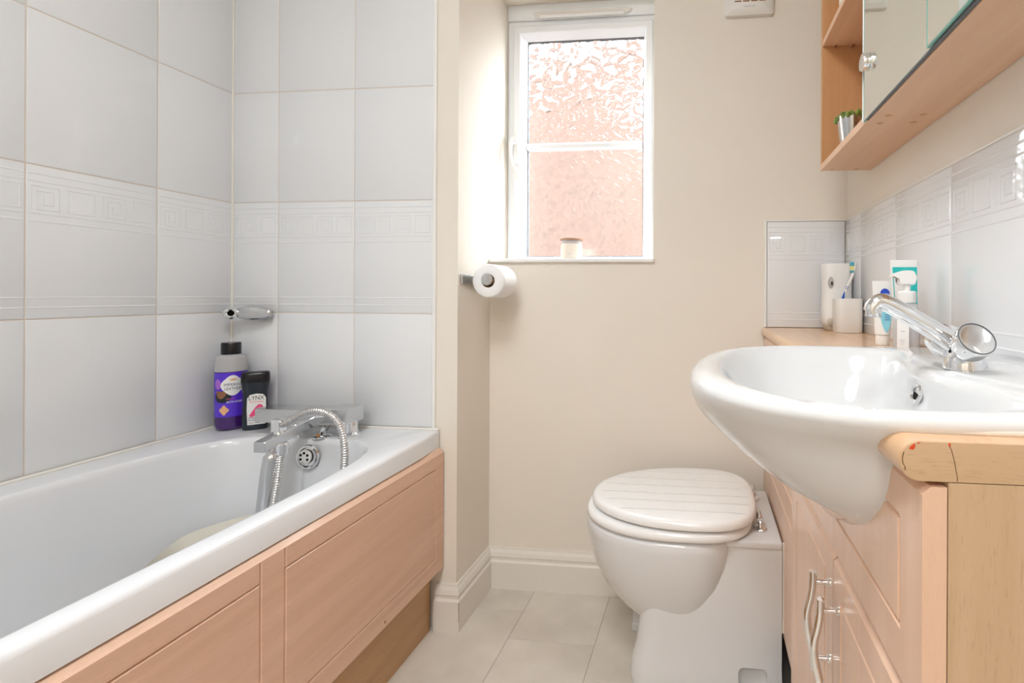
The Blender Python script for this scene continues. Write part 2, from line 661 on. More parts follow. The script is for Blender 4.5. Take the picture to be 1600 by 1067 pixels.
def relief_mesh(umin, umax):
    k = ('r', round(umin, 4), round(umax, 4))
    if k not in tile_cache:
        b = B()
        f = lambda q: TH * (1 - q)
        hh = 0.0006
        for q, w in ((0.055, 0.006), (0.103, 0.006), (0.312, 0.006), (0.362, 0.007), (0.86, 0.006), (0.925, 0.006)):
            ridge(b, umin, f(q), umax, f(q), w, umin, umax, hh)
        for cidx in range(4):
            u0 = 0.0625 * cidx + 0.008
            u1 = u0 + 0.046
            v1, v0 = f(0.135), f(0.285)
            w = 0.0042
            if cidx % 2 == 1:
                for s in ((u0, v0, u1, v0), (u0, v1, u1, v1), (u0, v0, u0, v1), (u1, v0, u1, v1)):
                    ridge(b, *s, w, umin, umax, hh)
            else:
                a, c_ = 0.010, 0.0105
                path = [(u0, v0), (u0, v1), (u1, v1), (u1, v0), (u0 + a, v0), (u0 + a, v1 - c_), (u1 - a, v1 - c_),
                        (u1 - a, v0 + c_), (u0 + 2 * a, v0 + c_), (u0 + 2 * a, v1 - 2.1 * c_)]
                for p, q in zip(path, path[1:]):
                    ridge(b, *p, *q, w * 0.85, umin, umax, hh)
        bmesh.ops.recalc_face_normals(b, faces=b.faces)
        me = bpy.data.meshes.new('relief')
        b.to_mesh(me); b.free()
        me.materials.append(MATS['tile_glaze'])
        tile_cache[k] = me
    return tile_cache[k]


def put_tile(parent, origin, U, N, umin, umax, h, decor):
    """origin: world corner (v=0,u=0); U horizontal direction; N outward"""
    U, N = Vector(U), Vector(N)
    V = Vector((0, 0, 1))
    mtx = Matrix((U, V, N)).transposed().to_4x4()
    mtx.translation = Vector(origin) - ORIGIN[parent.name]
    o = bpy.data.objects.new('tile', tile_mesh(umin, umax, h))
    COL.objects.link(o)
    o.parent = parent
    o.matrix_local = mtx
    if decor:
        r = bpy.data.objects.new('relief', relief_mesh(umin, umax))
        COL.objects.link(r)
        r.parent = o
        r['label'] = 'raised key-pattern border'


rows = [(BR + 0.003, 0.927 - BR - 0.003, False), (0.927, TH, True), (0.927 + TH, TH, False), (0.927 + 2 * TH, TH, False),
        (0.927 + 3 * TH, TH, False), (0.927 + 4 * TH, ZC - 0.927 - 4 * TH, False)]
# left wall: U runs along +Y, N = +X needs U x V = N  -> U=(0,1,0), V=(0,0,1) gives (1,0,0)
obj('grout', box(B(), XL - 0.006, XL - 0.0014, YF, YE, BR - 0.02, ZC), 'grout', wall_left)
for z, h, d in rows:
    y = 1.141
    put_tile(wall_left, (XL, y, z), (0, 1, 0), (1, 0, 0), 0, YE - y - 0.001, h, d)
    while y - TW > YF - TW + 0.01:
        y -= TW
        put_tile(wall_left, (XL, y, z), (0, 1, 0), (1, 0, 0), max(0, YF - y), TW, h, d)
# end wall: N = -Y, U = +X, V = +Z : U x V = (1,0,0)x(0,0,1) = (0,-1,0)
obj('grout', box(B(), XL, -0.795, YE + 0.0014, YE + 0.004, BR - 0.02, ZC), 'grout', wall_end)
for z, h, d in rows:
    x = -1.2997 - TW
    put_tile(wall_end, (x, YE, z), (1, 0, 0), (0, -1, 0), XL - x + 0.002, TW, h, d)
    for k in (1, 2):
        put_tile(wall_end, (x + k * TW, YE, z), (1, 0, 0), (0, -1, 0), 0, TW, h, d)
# corner grout bead and tile edge trim
obj('corner_bead', box(B(), XL - 0.002, XL + 0.004, YE - 0.004, YE + 0.002, BR, ZC, 0.002), 'sealant', wall_end)
t1 = struct('trim_1', box(B(), -0.7995, -0.7895, YE - 0.003, YE + 0.004, BR, ZC, 0.0015), 'white_plastic')

# right wall splashback (one decorated row) and its return on the window wall
# N=-X : U x V = -X -> U = (0,-1,0)
obj('grout', box(B(), XR - 0.0045, XR, 0.30, YB, WT, WT + TH), 'grout', wall_right)
for y in (1.411, 1.159, 0.909, 0.659, 0.409):
    put_tile(wall_right, (XR - 0.006, y, WT), (0, -1, 0), (-1, 0, 0), 0 if y > 0.42 else 0, TW, TH, True)
put_tile(wall_right, (XR - 0.006, 1.411 + TW, WT), (0, -1, 0), (-1, 0, 0), 1.411 + TW - YB + 0.0065, TW, TH, True)
put_tile(wall_back, (0.1975, YB - 0.006, WT), (1, 0, 0), (0, -1, 0), 0, XR - 0.006 - 0.1975, TH, True)
struct('trim_2', box(B(), 0.1905, 0.1975, YB - 0.007, YB, WT, WT + TH + 0.003, 0.002), 'white_plastic')
bm = B()
box(bm, 0.1905, XR - 0.001, YB - 0.0065, YB, WT + TH, WT + TH + 0.004, 0.0015)
struct('trim_3', bm, 'white_plastic')
struct('trim_4', box(B(), XR - 0.0065, XR, 0.15, YB, WT + TH, WT + TH + 0.004, 0.0015), 'white_plastic')

# ---------------------------------------------------------------- skirting boards
SK = [(0, 0), (0.017, 0), (0.017, 0.088), (0.0125, 0.094), (0.0125, 0.101), (0.0145, 0.106), (0.011, 0.118), (0.006, 0.127), (0.005, 0.133), (0, 0.133)]


def skirting(name, p0, p1, out, m0=0.0, m1=0.0):
    """profile swept from p0 to p1 on the floor, standing out along 'out'; m = mitre sign at each end"""
    p0, p1, out = Vector(p0), Vector(p1), Vector(out)
    d = (p1 - p0).normalized()
    b = B()
    rings(b, [[p0 + out * u + Vector((0, 0, v)) - d * (u * m0) for u, v in SK],
              [p1 + out * u + Vector((0, 0, v)) + d * (u * m1) for u, v in SK]])
    return struct(name, b, 'gloss_paint')


skirting('baseboard_back', (XP, YB, 0), (0.26, YB, 0), (0, -1, 0), -1, 0)
skirting('baseboard_left', (XP, YE + 0.004, 0), (XP, YB, 0), (1, 0, 0), 1, -1)
be_ = skirting('baseboard_end', (-0.785, YE + 0.004, 0), (XP, YE + 0.004, 0), (0, -1, 0), 0, 1)
bm = B()
for za_, zb_, w_ in ((0.03, 0.062, 0.0005), (0.062, 0.088, 0.0010)):
    box(bm, XP + 0.0165, XP + 0.0173, YE - 0.0135 - w_, YE - 0.0135 + w_, za_, zb_)
obj('corner_crack', bm, 'print_brown', be_)
skirting('baseboard_front', (0.18, YF, 0), (XR, YF, 0), (0, 1, 0))

# ---------------------------------------------------------------- window
win = thing('window_1', (-0.447, 1.74, 1.06), None, None)
win['kind'] = 'structure'
WX0, WX1, WZ0, WZ1 = XP, -0.168, 1.06, 2.047
bm = B()
frame_ring(bm, WX0, WX1, WZ0, 1.988, [(0, 1.77), (0, 1.708), (0.004, 1.704), (0.020, 1.704), (0.024, 1.708), (0.024, 1.72), (0.030, 1.722), (0.030, 1.77)])
box(bm, WX0, WX1, 1.700, 1.77, 1.9885, 2.047, 0.003)
obj('outer_frame', bm, 'pvc', win, 30)
SX0, SX1, SZ0, SZ1 = -0.700, -0.186, 1.088, 1.9665
bm = B()
frame_ring(bm, SX0, SX1, SZ0, SZ1, [(0, 1.76), (0, 1.698), (0.004, 1.694), (0.024, 1.694), (0.027, 1.697), (0.030, 1.712), (0.036, 1.722), (0.038, 1.738), (0.038, 1.76)])
obj('sash', bm, 'pvc', win, 30)
bm = B()
frame_ring(bm, SX0 + 0.037, SX1 - 0.037, SZ0 + 0.037, SZ1 - 0.037, [(0, 1.752), (0, 1.7385), (0.0035, 1.7385), (0.0035, 1.752)])
obj('gasket', bm, 'rubber', win)
bm = B()
extrude(bm, [(-0.66, 1.752, 1.522), (-0.66, 1.735, 1.522), (-0.66, 1.729, 1.528), (-0.66, 1.729, 1.542), (-0.66, 1.735, 1.548), (-0.66, 1.752, 1.548)], (0.43, 0, 0))
obj('glazing_bar', bm, 'pvc', win)
GX0, GX1 = -0.661, -0.225
for z0, z1 in ((1.127, 1.535), (1.535, 1.9275)):
    pane = obj('pane', box(B(), GX0, GX1, 1.7445, 1.7475, z0, z1), 'pane_glass', win)
    b = B()
    rnd = random.Random(int(z0 * 100))
    spots = []
    for q in range(6000):
        c_ = (rnd.uniform(GX0 + 0.008, GX1 - 0.008), rnd.uniform(z0 + 0.008, z1 - 0.008))
        if all((c_[0] - d_[0]) ** 2 + (c_[1] - d_[1]) ** 2 > 0.0245 ** 2 for d_ in spots):
            spots.append(c_)
    for cx_, cz_ in spots:
        L = rnd.uniform(0.050, 0.072)
        wl = L * rnd.uniform(0.42, 0.56)
        an = rnd.uniform(0, 2 * math.pi)
        lift = rnd.uniform(0.0, 0.0012)
        vs = []
        for i in range(9):
            t = i / 8
            half = wl / 2 * math.sin(math.pi * t ** 0.85)
            row = []
            for s in (-1, -0.55, 0, 0.55, 1):
                x_ = (t - 0.5) * L
                y_ = s * half + 0.10 * L * math.sin(math.pi * t)
                dep = 0.0040 * (1 - s * s) * math.sin(math.pi * t) - (0.0016 if s == 0 else 0) + 0.0005 * math.sin(t * 40 + abs(s) * 5) * (abs(s) < 0.9 and s != 0)
                X_ = cx_ + x_ * math.cos(an) - y_ * math.sin(an)
                Z_ = cz_ + x_ * math.sin(an) + y_ * math.cos(an)
                X_ = min(max(X_, GX0 + 0.001), GX1 - 0.001)
                Z_ = min(max(Z_, z0 + 0.001), z1 - 0.001)
                row.append(b.verts.new((X_, 1.7438 - lift - dep * (1.0 if z0 > 1.5 else 0.3), Z_)))
            vs.append(row)
        for r0, r1 in zip(vs, vs[1:]):
            for i in range(4):
                try:
                    b.faces.new((r0[i], r0[i + 1], r1[i + 1], r1[i]))
                except ValueError:
                    pass
    bmesh.ops.dissolve_degenerate(b, dist=1e-5, edges=b.edges)
    lr = obj('leaf_relief', b, 'leaf_glass' if z0 > 1.5 else 'faint_leaf_glass', pane, None, kind='stuff')
    fb = bmesh.new()
    fb.from_mesh(lr.data)
    bmesh.ops.reverse_faces(fb, faces=[f_ for f_ in fb.faces if f_.normal.y > 0])
    fb.to_mesh(lr.data)
    fb.free()
    lr.data.shade_smooth()
bm = B()
box(bm, WX0, WX1 + 0.004, YB - 0.012, 1.705, 1.0935, 1.1065, 0.004)
obj('sill', bm, 'white_gloss_wood', win)
# trickle vent
bm = B()
poly = [(-0.625, 2.006), (-0.595, 2.010), (-0.29, 2.010), (-0.262, 2.006), (-0.270, 1.996), (-0.29, 1.990), (-0.595, 1.990), (-0.617, 1.996)]
extrude(bm, [(x, 1.700, z) for x, z in poly], (0, -0.014, 0))
vent = obj('trickle_vent', bm, 'warm_plastic', win)
obj('vent_slot', box(B(), -0.592, -0.293, 1.6845, 1.6875, 1.9955, 1.9985), 'print_brown', vent)
obj('vent_flap', box(B(), -0.597, -0.288, 1.679, 1.686, 1.984, 1.9955, 0.002), 'white_plastic', vent)
# casement handle
hd = obj('handle', box(B(), -0.694, -0.676, 1.683, 1.694, 1.462, 1.578, 0.004), 'white_plastic', win)
bm = B()
lathe(bm, [(0.0, 0), (0.0115, 0), (0.0125, 0.006), (0.012, 0.018), (0.0, 0.021)], 20, at((-0.689, 1.682, 1.540), (0, -1, 0)))
obj('handle_boss', bm, 'white_plastic', hd, 40)
bm = B()
tube(bm, spline([(-0.690, 1.668, 1.545), (-0.692, 1.656, 1.52), (-0.689, 1.650, 1.48), (-0.683, 1.654, 1.448), (-0.680, 1.660, 1.432)], 6),
     lambda t: (0.0065 - 0.001 * t, 0.0085 - 0.002 * t), 12)
obj('handle_lever', bm, 'white_plastic', hd, 60)
bm = B()
lathe(bm, [(0, 0), (0.0038, 0), (0.0038, 0.001), (0, 0.001)], 14, at((-0.692, 1.6615, 1.541), (0, -1, 0)))
obj('handle_lock', bm, 'rubber', hd)

# neighbour outside the window
struct('ground', box(B(), -14, 14, 1.95, 16, -2.75, -2.62), 'roof_tile')  # unseen, added to block sky light from below
nb = thing('neighbour_house', (-1.5, 5.0, 0), 'peach rendered gable wall seen outside through the window glass', 'building')
GAB = [(-6.0, 1.86), (-1.9, 2.88), (0.1, 3.40), (3.2, 1.86)]
bm = B()
extrude(bm, [(-6.0, 5.0, -2.6), (3.2, 5.0, -2.6)] + [(x, 5.0, z) for x, z in GAB[::-1]], (0, 0.3, 0))
obj('gable_wall', bm, 'render_peach', nb)
bm = B()
extrude(bm, [(x, 4.98, z) for x, z in GAB] + [(x, 4.98, z + 0.05) for x, z in GAB[::-1]], (0, 0.5, 0))
obj('roof_verge', bm, 'roof_tile', nb)

# ---------------------------------------------------------------- bath
BX0, BX1, BY0, BY1 = XL + 0.001, -0.770, YF + 0.003, YE - 0.001
bath = thing('bathtub', ((BX0 + BX1) / 2, (BY0 + BY1) / 2, 0.14), 'white acrylic bathtub with a beech front panel against the tiled walls', 'bathtub')


def rrect(x0, x1, y0, y1, z, r, n=24):
    out = []
    for cx_, cy_, a0 in ((x1 - r, y1 - r, 0), (x0 + r, y1 - r, 90), (x0 + r, y0 + r, 180), (x1 - r, y0 + r, 270)):
        for k in range(n):
            a = R(a0 + 90 * k / (n - 1))
            out.append(Vector((cx_ + r * math.cos(a), cy_ + r * math.sin(a), z)))
    return out


def inner(ins, z, n=96, e=5.0):
    """inner outline of the tub, inset by ins; same vertex count/angles as rrect"""
    x0, x1, y0, y1 = -1.366 + ins * 0.8, -0.812 - ins * 0.8, -0.29 + ins * 1.6, 1.226 - ins
    cx_, cy_, a, b_ = (x0 + x1) / 2, (y0 + y1) / 2, (x1 - x0) / 2, (y1 - y0) / 2
    out = []
    for i in range(n):
        t = 2 * math.pi * i / n
        c, s = math.cos(t), math.sin(t)
        out.append(Vector((cx_ + a * math.copysign(abs(c) ** (2 / e), c), cy_ + b_ * math.copysign(abs(s) ** (2 / e), s), z)))
    return out


def resample(ring, n, c):
    """resample closed ring by polar angle about c"""
    pts = []
    for i in range(n):
        t = 2 * math.pi * i / n
        d = Vector((math.cos(t), math.sin(t)))
        best = None
        for a, b_ in zip(ring, ring[1:] + ring[:1]):
            p, q = Vector((a.x - c[0], a.y - c[1])), Vector((b_.x - c[0], b_.y - c[1]))
            e_ = q - p
            den = d.x * e_.y - d.y * e_.x
            if abs(den) < 1e-12:
                continue
            tt = (p.x * e_.y - p.y * e_.x) / den
            uu = (p.x * d.y - p.y * d.x) / den
            if tt > 0 and -1e-6 <= uu <= 1 + 1e-6:
                best = tt if best is None else max(best, tt)
        pts.append(Vector((c[0] + d.x * best, c[1] + d.y * best, ring[0].z)))
    return pts


def arc_resample(ring, n, start):
    """resample by arc length starting at vertex nearest angle 0"""
    L = [0]
    m = len(ring)
    for i in range(m):
        L.append(L[-1] + (ring[(i + 1) % m] - ring[i]).length)
    out = []
    for k in range(n):
        s = L[-1] * k / n
        i = max(j for j in range(m) if L[j] <= s + 1e-12)
        seg = L[i + 1] - L[i]
        u = (s - L[i]) / seg if seg > 1e-12 else 0
        out.append(ring[i].lerp(ring[(i + 1) % m], u))
    return out


NB = 128
bc = (-1.09, 0.47)
lip = []
for ins, z in ((0.0, 0.535), (0.0, BR - 0.011), (0.0015, BR - 0.006), (0.005, BR - 0.0015), (0.011, BR)):
    lip.append(resample(rrect(BX0, BX1 - ins, BY0, BY1, z, 0.004 + ins * 0.5, 8), NB, bc))
inn = []
for ins, z in ((-0.006, BR), (0.0, BR - 0.001), (0.004, BR - 0.006), (0.008, BR - 0.018), (0.020, 0.48), (0.034, 0.36), (0.05, 0.26),
               (0.075, 0.215), (0.12, 0.192), (0.2, 0.186)):
    inn.append(resample(inner(ins, z, 200), NB, bc))
bm = B()
rings(bm, lip + inn, False, True)
# skirt underside so that the tub has a body
und = []
for ins, z in ((-0.012, 0.52), (0.012, 0.34), (0.06, 0.19), (0.18, 0.165)):
    und.append(resample(inner(ins, z, 200), NB, bc))
rings(bm, [resample(rrect(BX0 + 0.006, BX1 - 0.006, BY0 + 0.006, BY1 - 0.006, 0.535, 0.004, 8), NB, bc)] + und, False, True)
obj('tub', bm, 'bath_acrylic', bath, 60)
# overflow with chain
OV = Vector((-1.072, 1.206, 0.541))
ax = (0, -1, 0.10)
bm = B()
lathe(bm, [(0.0, -0.006), (0.030, -0.006), (0.033, 0.0), (0.031, 0.004), (0.026, 0.005), (0.024, 0.001), (0.0, 0.001)], 32, at(OV, ax))
ovf = obj('overflow', bm, 'chrome', bath, 40)
bm = B()
lathe(bm, [(0.0, 0.001), (0.019, 0.001), (0.019, 0.005), (0.017, 0.0065), (0.0, 0.0065)], 28, at(OV + Vector((-0.004, -0.002, 0.001)), ax))
obj('overflow_rose', bm, 'white_plastic', ovf, 40)
for k in range(6):
    a = R(60 * k + 30)
    bm = B()
    lathe(bm, [(0, 0), (0.0036, 0), (0.0036, 0.0008), (0, 0.0008)], 12, at(OV + Vector((-0.004 + 0.0115 * math.cos(a), -0.0088, 0.0016 + 0.0115 * math.sin(a))), ax))
    obj('overflow_hole', bm, 'dark_void', ovf)
bm = B()
for k in range(60):
    z = OV.z - 0.010 - 0.0046 * k
    bmesh.ops.create_icosphere(bm, subdivisions=1, radius=0.0019, matrix=Matrix.Translation((OV.x - 0.006 + 0.0006 * math.sin(k * 2), OV.y - 0.0125 - 0.00012 * k, z)))
obj('plug_chain', bm, 'brushed_chrome', ovf, 180)
# sealant beads at the walls
bm = B()
box(bm, BX0, BX0 + 0.010, BY0, BY1 - 0.002, BR - 0.001, BR + 0.006, 0.003)
obj('sealant_bead', bm, 'sealant', bath)
bm = B()
box(bm, BX0, -0.775, BY1 - 0.010, BY1 - 0.001, BR - 0.001, BR + 0.006, 0.003)
obj('sealant_bead', bm, 'sealant', bath)

# ---------------------------------------------------------------- bath front panel
PX, PZ0, PZ1 = -0.762, 0.183, 0.5345
PY0, PY1 = YF + 0.004, YE - 0.001


def groove_strip(y0, y1, z0, z1, vert):
    """V groove cutter on plane x = PX"""
    b = B()
    w = 0.0030
    if vert:
        rings(b, [[Vector((PX + 0.001, y0 - w, z)), Vector((PX + 0.001, y0 + w, z)), Vector((PX - 0.004, y0 + 0.0006, z)), Vector((PX - 0.004, y0 - 0.0006, z))] for z in (z0, z1)])
    else:
        rings(b, [[Vector((PX + 0.001, y, z0 - w)), Vector((PX + 0.001, y, z0 + w)), Vector((PX - 0.004, y, z0 + 0.0006)), Vector((PX - 0.004, y, z0 - 0.0006))] for y in (y0, y1)])
    return b


def board_with_grooves(x_face, x_back, y0, y1, z0, z1, gy, gz, top=0.006, sgn=1):
    """board whose face (x = x_face) carries V grooves, made as a grid so that every groove is real relief.
    gy: list of (y, zlo, zhi) upright grooves; gz: list of (z, ylo, yhi) level grooves; sgn=+1 face looks to +x"""
    w, d = 0.0028, 0.0032
    ys, zs = {y0, y1}, {z0, z1}
    for y, a, c in gy:
        ys |= {y - w, y, y + w}; zs |= {a, c}
    for z, a, c in gz:
        zs |= {z - w, z, z + w}; ys |= {a, c}
    if top:
        zs |= {z1 - top}
    ys = sorted(v for v in ys if y0 - 1e-9 <= v <= y1 + 1e-9)
    zs = sorted(v for v in zs if z0 - 1e-9 <= v <= z1 + 1e-9)
    b = B()

    def depth(y, z):
        for gy_, a, c in gy:
            if abs(y - gy_) < 1e-7 and a - 1e-7 <= z <= c + 1e-7: return d
        for gz_, a, c in gz:
            if abs(z - gz_) < 1e-7 and a - 1e-7 <= y <= c + 1e-7: return d
        if top and abs(z - z1) < 1e-7: return top
        return 0
    V = [[b.verts.new((x_face - sgn * depth(y, z), y, z)) for z in zs] for y in ys]
    W = [[b.verts.new((x_back, y, z)) for z in (z0, z1)] for y in (y0, y1)]
    for i in range(len(ys) - 1):
        for j in range(len(zs) - 1):
            b.faces.new((V[i][j], V[i + 1][j], V[i + 1][j + 1], V[i][j + 1]))
    b.faces.new((W[0][0], W[0][1], W[1][1], W[1][0]))
    b.faces.new([V[i][0] for i in range(len(ys))] + [W[1][0], W[0][0]])
    b.faces.new([V[i][-1] for i in range(len(ys))] + [W[1][1], W[0][1]])
    b.faces.new([V[0][j] for j in range(len(zs))] + [W[0][1], W[0][0]])
    b.faces.new([V[-1][j] for j in range(len(zs))] + [W[1][1], W[1][0]])
    return b


bm = board_with_grooves(PX, PX - 0.016, PY0, PY1, PZ0, PZ1,
                        [(0.759, PZ0, PZ1 - 0.0132), (0.808, PZ0, PZ1 - 0.0132), (1.303, 0.230, 0.483), (0.26, PZ0, PZ1 - 0.0132), (0.21, PZ0, PZ1 - 0.0132)],
                        [(0.483, 0.808, 1.303), (0.230, 0.808, 1.303), (0.483, 0.26, 0.759), (0.230, 0.26, 0.759), (0.483, PY0, 0.21), (0.230, PY0, 0.21)], top=0.013)
panel = obj('front_panel', bm, 'beech_panel', bath, label='beech effect front panel with routed frame lines')
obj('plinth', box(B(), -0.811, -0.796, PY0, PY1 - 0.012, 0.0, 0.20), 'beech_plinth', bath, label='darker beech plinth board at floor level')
obj('screw_cap', lathe(B(), [(0, 0), (0.003, 0), (0.0025, 0.0008), (0, 0.001)], 12, at((PX, 1.086, 0.196), (1, 0, 0))), 'print_brown', panel)

# ---------------------------------------------------------------- bath mixer
mix = thing('bath_mixer_tap', (-1.1, 1.25, BR), 'square chrome bath mixer tap on the bath deck beside the tiled end wall', 'tap')
bm = B()
box(bm, -1.255, -1.035, 1.228, 1.290, 0.624, 0.662, 0.002)
body = obj('body', bm, 'brushed_chrome', mix)
bm = B()
box(bm, -1.034, -0.975, 1.222, 1.292, 0.626, 0.668, 0.002)
obj('control_block', bm, 'brushed_chrome', mix)
bm = B()
extrude(bm, [(-1.085, 1.226, 0.640), (-1.018, 1.226, 0.662), (-1.018, 1.226, 0.652), (-1.085, 1.226, 0.610)], (0, 0.030, 0))
obj('lever', bm, 'chrome', mix)
for x, y in ((-1.205, 1.262), (-0.997, 1.268)):
    bm = B()
    lathe(bm, [(0.026, BR), (0.026, BR + 0.004), (0.019, BR + 0.010), (0.018, 0.630)], 24, Matrix.Translation((x, y, 0)))
    obj('pillar', bm, 'chrome', mix, 40)
bm = B()
lathe(bm, [(0.024, 0), (0.024, 0.003), (0.020, 0.006)], 28, Matrix.Translation((-1.060, 1.240, BR)))
fl = obj('flange', bm, 'chrome', mix, 40)
obj('rust_spot', box(B(), -1.063, -1.055, 1.221, 1.228, BR + 0.006, BR + 0.014, 0.002), 'rust', fl)
bm = B()
extrude(bm, [(-1.064, 1.232, BR + 0.006), (-1.056, 1.232, BR + 0.006), (-1.030, 1.232, 0.632), (-1.046, 1.232, 0.632)], (0, 0.016, 0))
obj('link_arm', bm, 'chrome', mix)
# spout towards the room
bm = B()
rings(bm, [[Vector((x, 1.235, z)) for x, z in ((-1.102, 0.618), (-1.072, 0.618), (-1.072, 0.646), (-1.102, 0.646))],
           [Vector((x, 1.075, z)) for x, z in ((-1.102, 0.594), (-1.072, 0.594), (-1.072, 0.620), (-1.102, 0.620))]])
bmesh.ops.bevel(bm, geom=list(bm.edges), offset=0.0015, segments=1, affect='EDGES')
obj('spout', bm, 'brushed_chrome', mix)
bm = B()
lathe(bm, [(0.011, 0.602), (0.011, 0.634), (0.009, 0.637)], 20, Matrix.Translation((-1.085, 1.180, 0)))
obj('diverter_stem', bm, 'chrome', mix, 40)
bm = B()
box(bm, -1.098, -1.074, 1.118, 1.142, 0.632, 0.664, 0.002)
obj('diverter_knob', bm, 'chrome', mix)
bm = B()
lathe(bm, [(0.010, 0.615), (0.012, 0.622), (0.012, 0.630), (0.009, 0.634)], 18, Matrix.Translation((-1.086, 1.130, 0)))
obj('knob_collar', bm, 'chrome', mix, 40)
bm = B()
lathe(bm, [(0.016, 0.576), (0.016, 0.600), (0.012, 0.604)], 24, Matrix.Translation((-1.076, 1.128, 0)))
obj('handset_cradle', bm, 'chrome', mix, 40)


def hose(bm, ctrl, r=0.0082):
    pts = spline(ctrl, 14)
    # even steps along the arc so that the ribs are regular
    L = [0]
    for a, b_ in zip(pts, pts[1:]): L.append(L[-1] + (b_ - a).length)
    n = int(L[-1] / 0.0015)
    even = []
    j = 0
    for k in range(n + 1):
        s = L[-1] * k / n
        while j < len(L) - 2 and L[j + 1] < s: j += 1
        even.append(pts[j].lerp(pts[j + 1], (s - L[j]) / max(1e-9, L[j + 1] - L[j])))
    m = len(even)
    tube(bm, even, lambda t: r * (1 + (0.12 if round(t * (m - 1)) % 4 < 2 else -0.08)), 12)


shower = thing('hand_shower', (-1.088, 1.118, 0.45), 'chrome hand shower hanging below the bath spout with its ribbed hose', 'hand shower')
bm = B()
tube(bm, spline([(-1.089, 1.113, 0.600), (-1.090, 1.112, 0.575), (-1.092, 1.109, 0.52), (-1.094, 1.106, 0.46), (-1.099, 1.102, 0.41), (-1.105, 1.09, 0.375)], 8),
     lambda t: 0.0095 if t < 0.10 else (0.0115 if t < 0.20 else 0.0160 + 0.0055 * math.sin(math.pi * (t - 0.20) / 0.8)), 20)
obj('handset', bm, 'brushed_chrome', shower, 60)
bm = B()
lathe(bm, [(0.0110, 0.566), (0.0118, 0.569), (0.0118, 0.573), (0.0110, 0.576)], 20, Matrix.Translation((-1.090, 1.112, 0)))
obj('handset_collar', bm, 'chrome', shower, 40)
bm = B()
hose(bm, [(-1.076, 1.130, 0.650), (-1.050, 1.132, 0.664), (-1.010, 1.134, 0.684), (-0.965, 1.134, 0.684), (-0.925, 1.132, 0.660),
          (-0.905, 1.128, 0.615), (-0.900, 1.124, 0.555), (-0.905, 1.11, 0.46), (-0.93, 1.08, 0.34), (-0.99, 1.02, 0.245), (-1.05, 0.97, 0.23),
          (-1.055, 1.00, 0.28), (-1.052, 1.06, 0.40), (-1.064, 1.10, 0.50), (-1.074, 1.124, 0.58)])
obj('hose', bm, 'steel_hose', shower, 180)

# ---------------------------------------------------------------- bath mat slumped in the corner of the tub
top = spline([(-1.215, 0.915, 0.368), (-1.245, 0.955, 0.372), (-1.279, 1.02, 0.372), (-1.288, 1.072, 0.380), (-1.258, 1.112, 0.389), (-1.19, 1.165, 0.398), (-1.10, 1.178, 0.40)], 6)
bot = spline([(-1.14, 0.86, 0.25), (-1.15, 0.90, 0.235), (-1.15, 0.94, 0.225), (-1.13, 0.97, 0.218), (-1.11, 1.0, 0.214), (-1.07, 1.03, 0.214), (-1.02, 1.04, 0.214)], 6)
bm = B()
NV = 12
gridv = [[a.lerp(b_, j / NV) + Vector((0, 0, -0.03 * math.sin(math.pi * j / NV) * 0.6)) for j in range(NV + 1)] for a, b_ in zip(top, bot)]
V1 = [[bm.verts.new(p) for p in r] for r in gridv]
V2 = [[bm.verts.new(p + Vector((-0.003, 0.003, -0.006))) for p in r] for r in gridv]
n0, n1 = len(V1), NV + 1
for i in range(n0 - 1):
    for j in range(n1 - 1):
        bm.faces.new((V1[i][j], V1[i + 1][j], V1[i + 1][j + 1], V1[i][j + 1]))
        bm.faces.new((V2[i][j], V2[i][j + 1], V2[i + 1][j + 1], V2[i + 1][j]))
for i in range(n0 - 1):
    bm.faces.new((V1[i][0], V2[i][0], V2[i + 1][0], V1[i + 1][0]))
    bm.faces.new((V1[i][-1], V1[i + 1][-1], V2[i + 1][-1], V2[i][-1]))
for j in range(n1 - 1):
    bm.faces.new((V1[0][j], V1[0][j + 1], V2[0][j + 1], V2[0][j]))
    bm.faces.new((V1[-1][j], V2[-1][j], V2[-1][j + 1], V1[-1][j + 1]))
mt = thing('bath_mat', (-1.15, 1.0, 0.21), 'beige textured rubber mat slumped inside the bathtub', 'bath mat')
obj('sheet', bm, 'mat_rubber', mt, 60)
for i, j in ((14, 2), (24, 2), (9, 4)):
    p = gridv[i][j]
    nrm = (gridv[i + 1][j] - gridv[i][j]).cross(gridv[i][j + 1] - gridv[i][j]).normalized()
    if nrm.z < 0: nrm = -nrm
    bm = B()
    lathe(bm, [(0.012, -0.001), (0.0125, 0.0015), (0.0105, 0.0018), (0.009, 0.0004), (0.0, 0.0006)], 24, at(p, nrm))
    obj('suction_cup', bm, 'mat_rubber', mt, 40)

# ---------------------------------------------------------------- bottles on the bath corner
C1 = (-1.394, 1.289)
R1 = 0.0372
F1 = math.atan2(-C1[1], -C1[0])       # towards the room
pb = thing('bath_soak_bottle', (C1[0], C1[1], BR), 'tall round purple bath soak bottle with black cap in the bath corner', 'bottle')
M1 = Matrix.Translation((C1[0], C1[1], BR + 0.001))
bm = B()
lathe(bm, [(0.030, 0.0), (0.035, 0.004), (R1, 0.012), (R1, 0.170)], 48, M1)
obj('filled_body', bm, 'purple_liquid', pb, 50)
bm = B()
lathe(bm, [(R1, 0.1702), (R1, 0.206), (0.0358, 0.213), (0.030, 0.217), (0.0225, 0.219)], 48, M1)
obj('clear_shoulder', bm, 'clear_plastic', pb, 50)
bm = B()
lathe(bm, [(0.0228, 0.2195), (0.0234, 0.2215), (0.0234, 0.251), (0.0222, 0.2535), (0.0, 0.254)], 40, M1)
obj('cap', bm, 'black_plastic', pb, 40)
zb = BR + 0.001
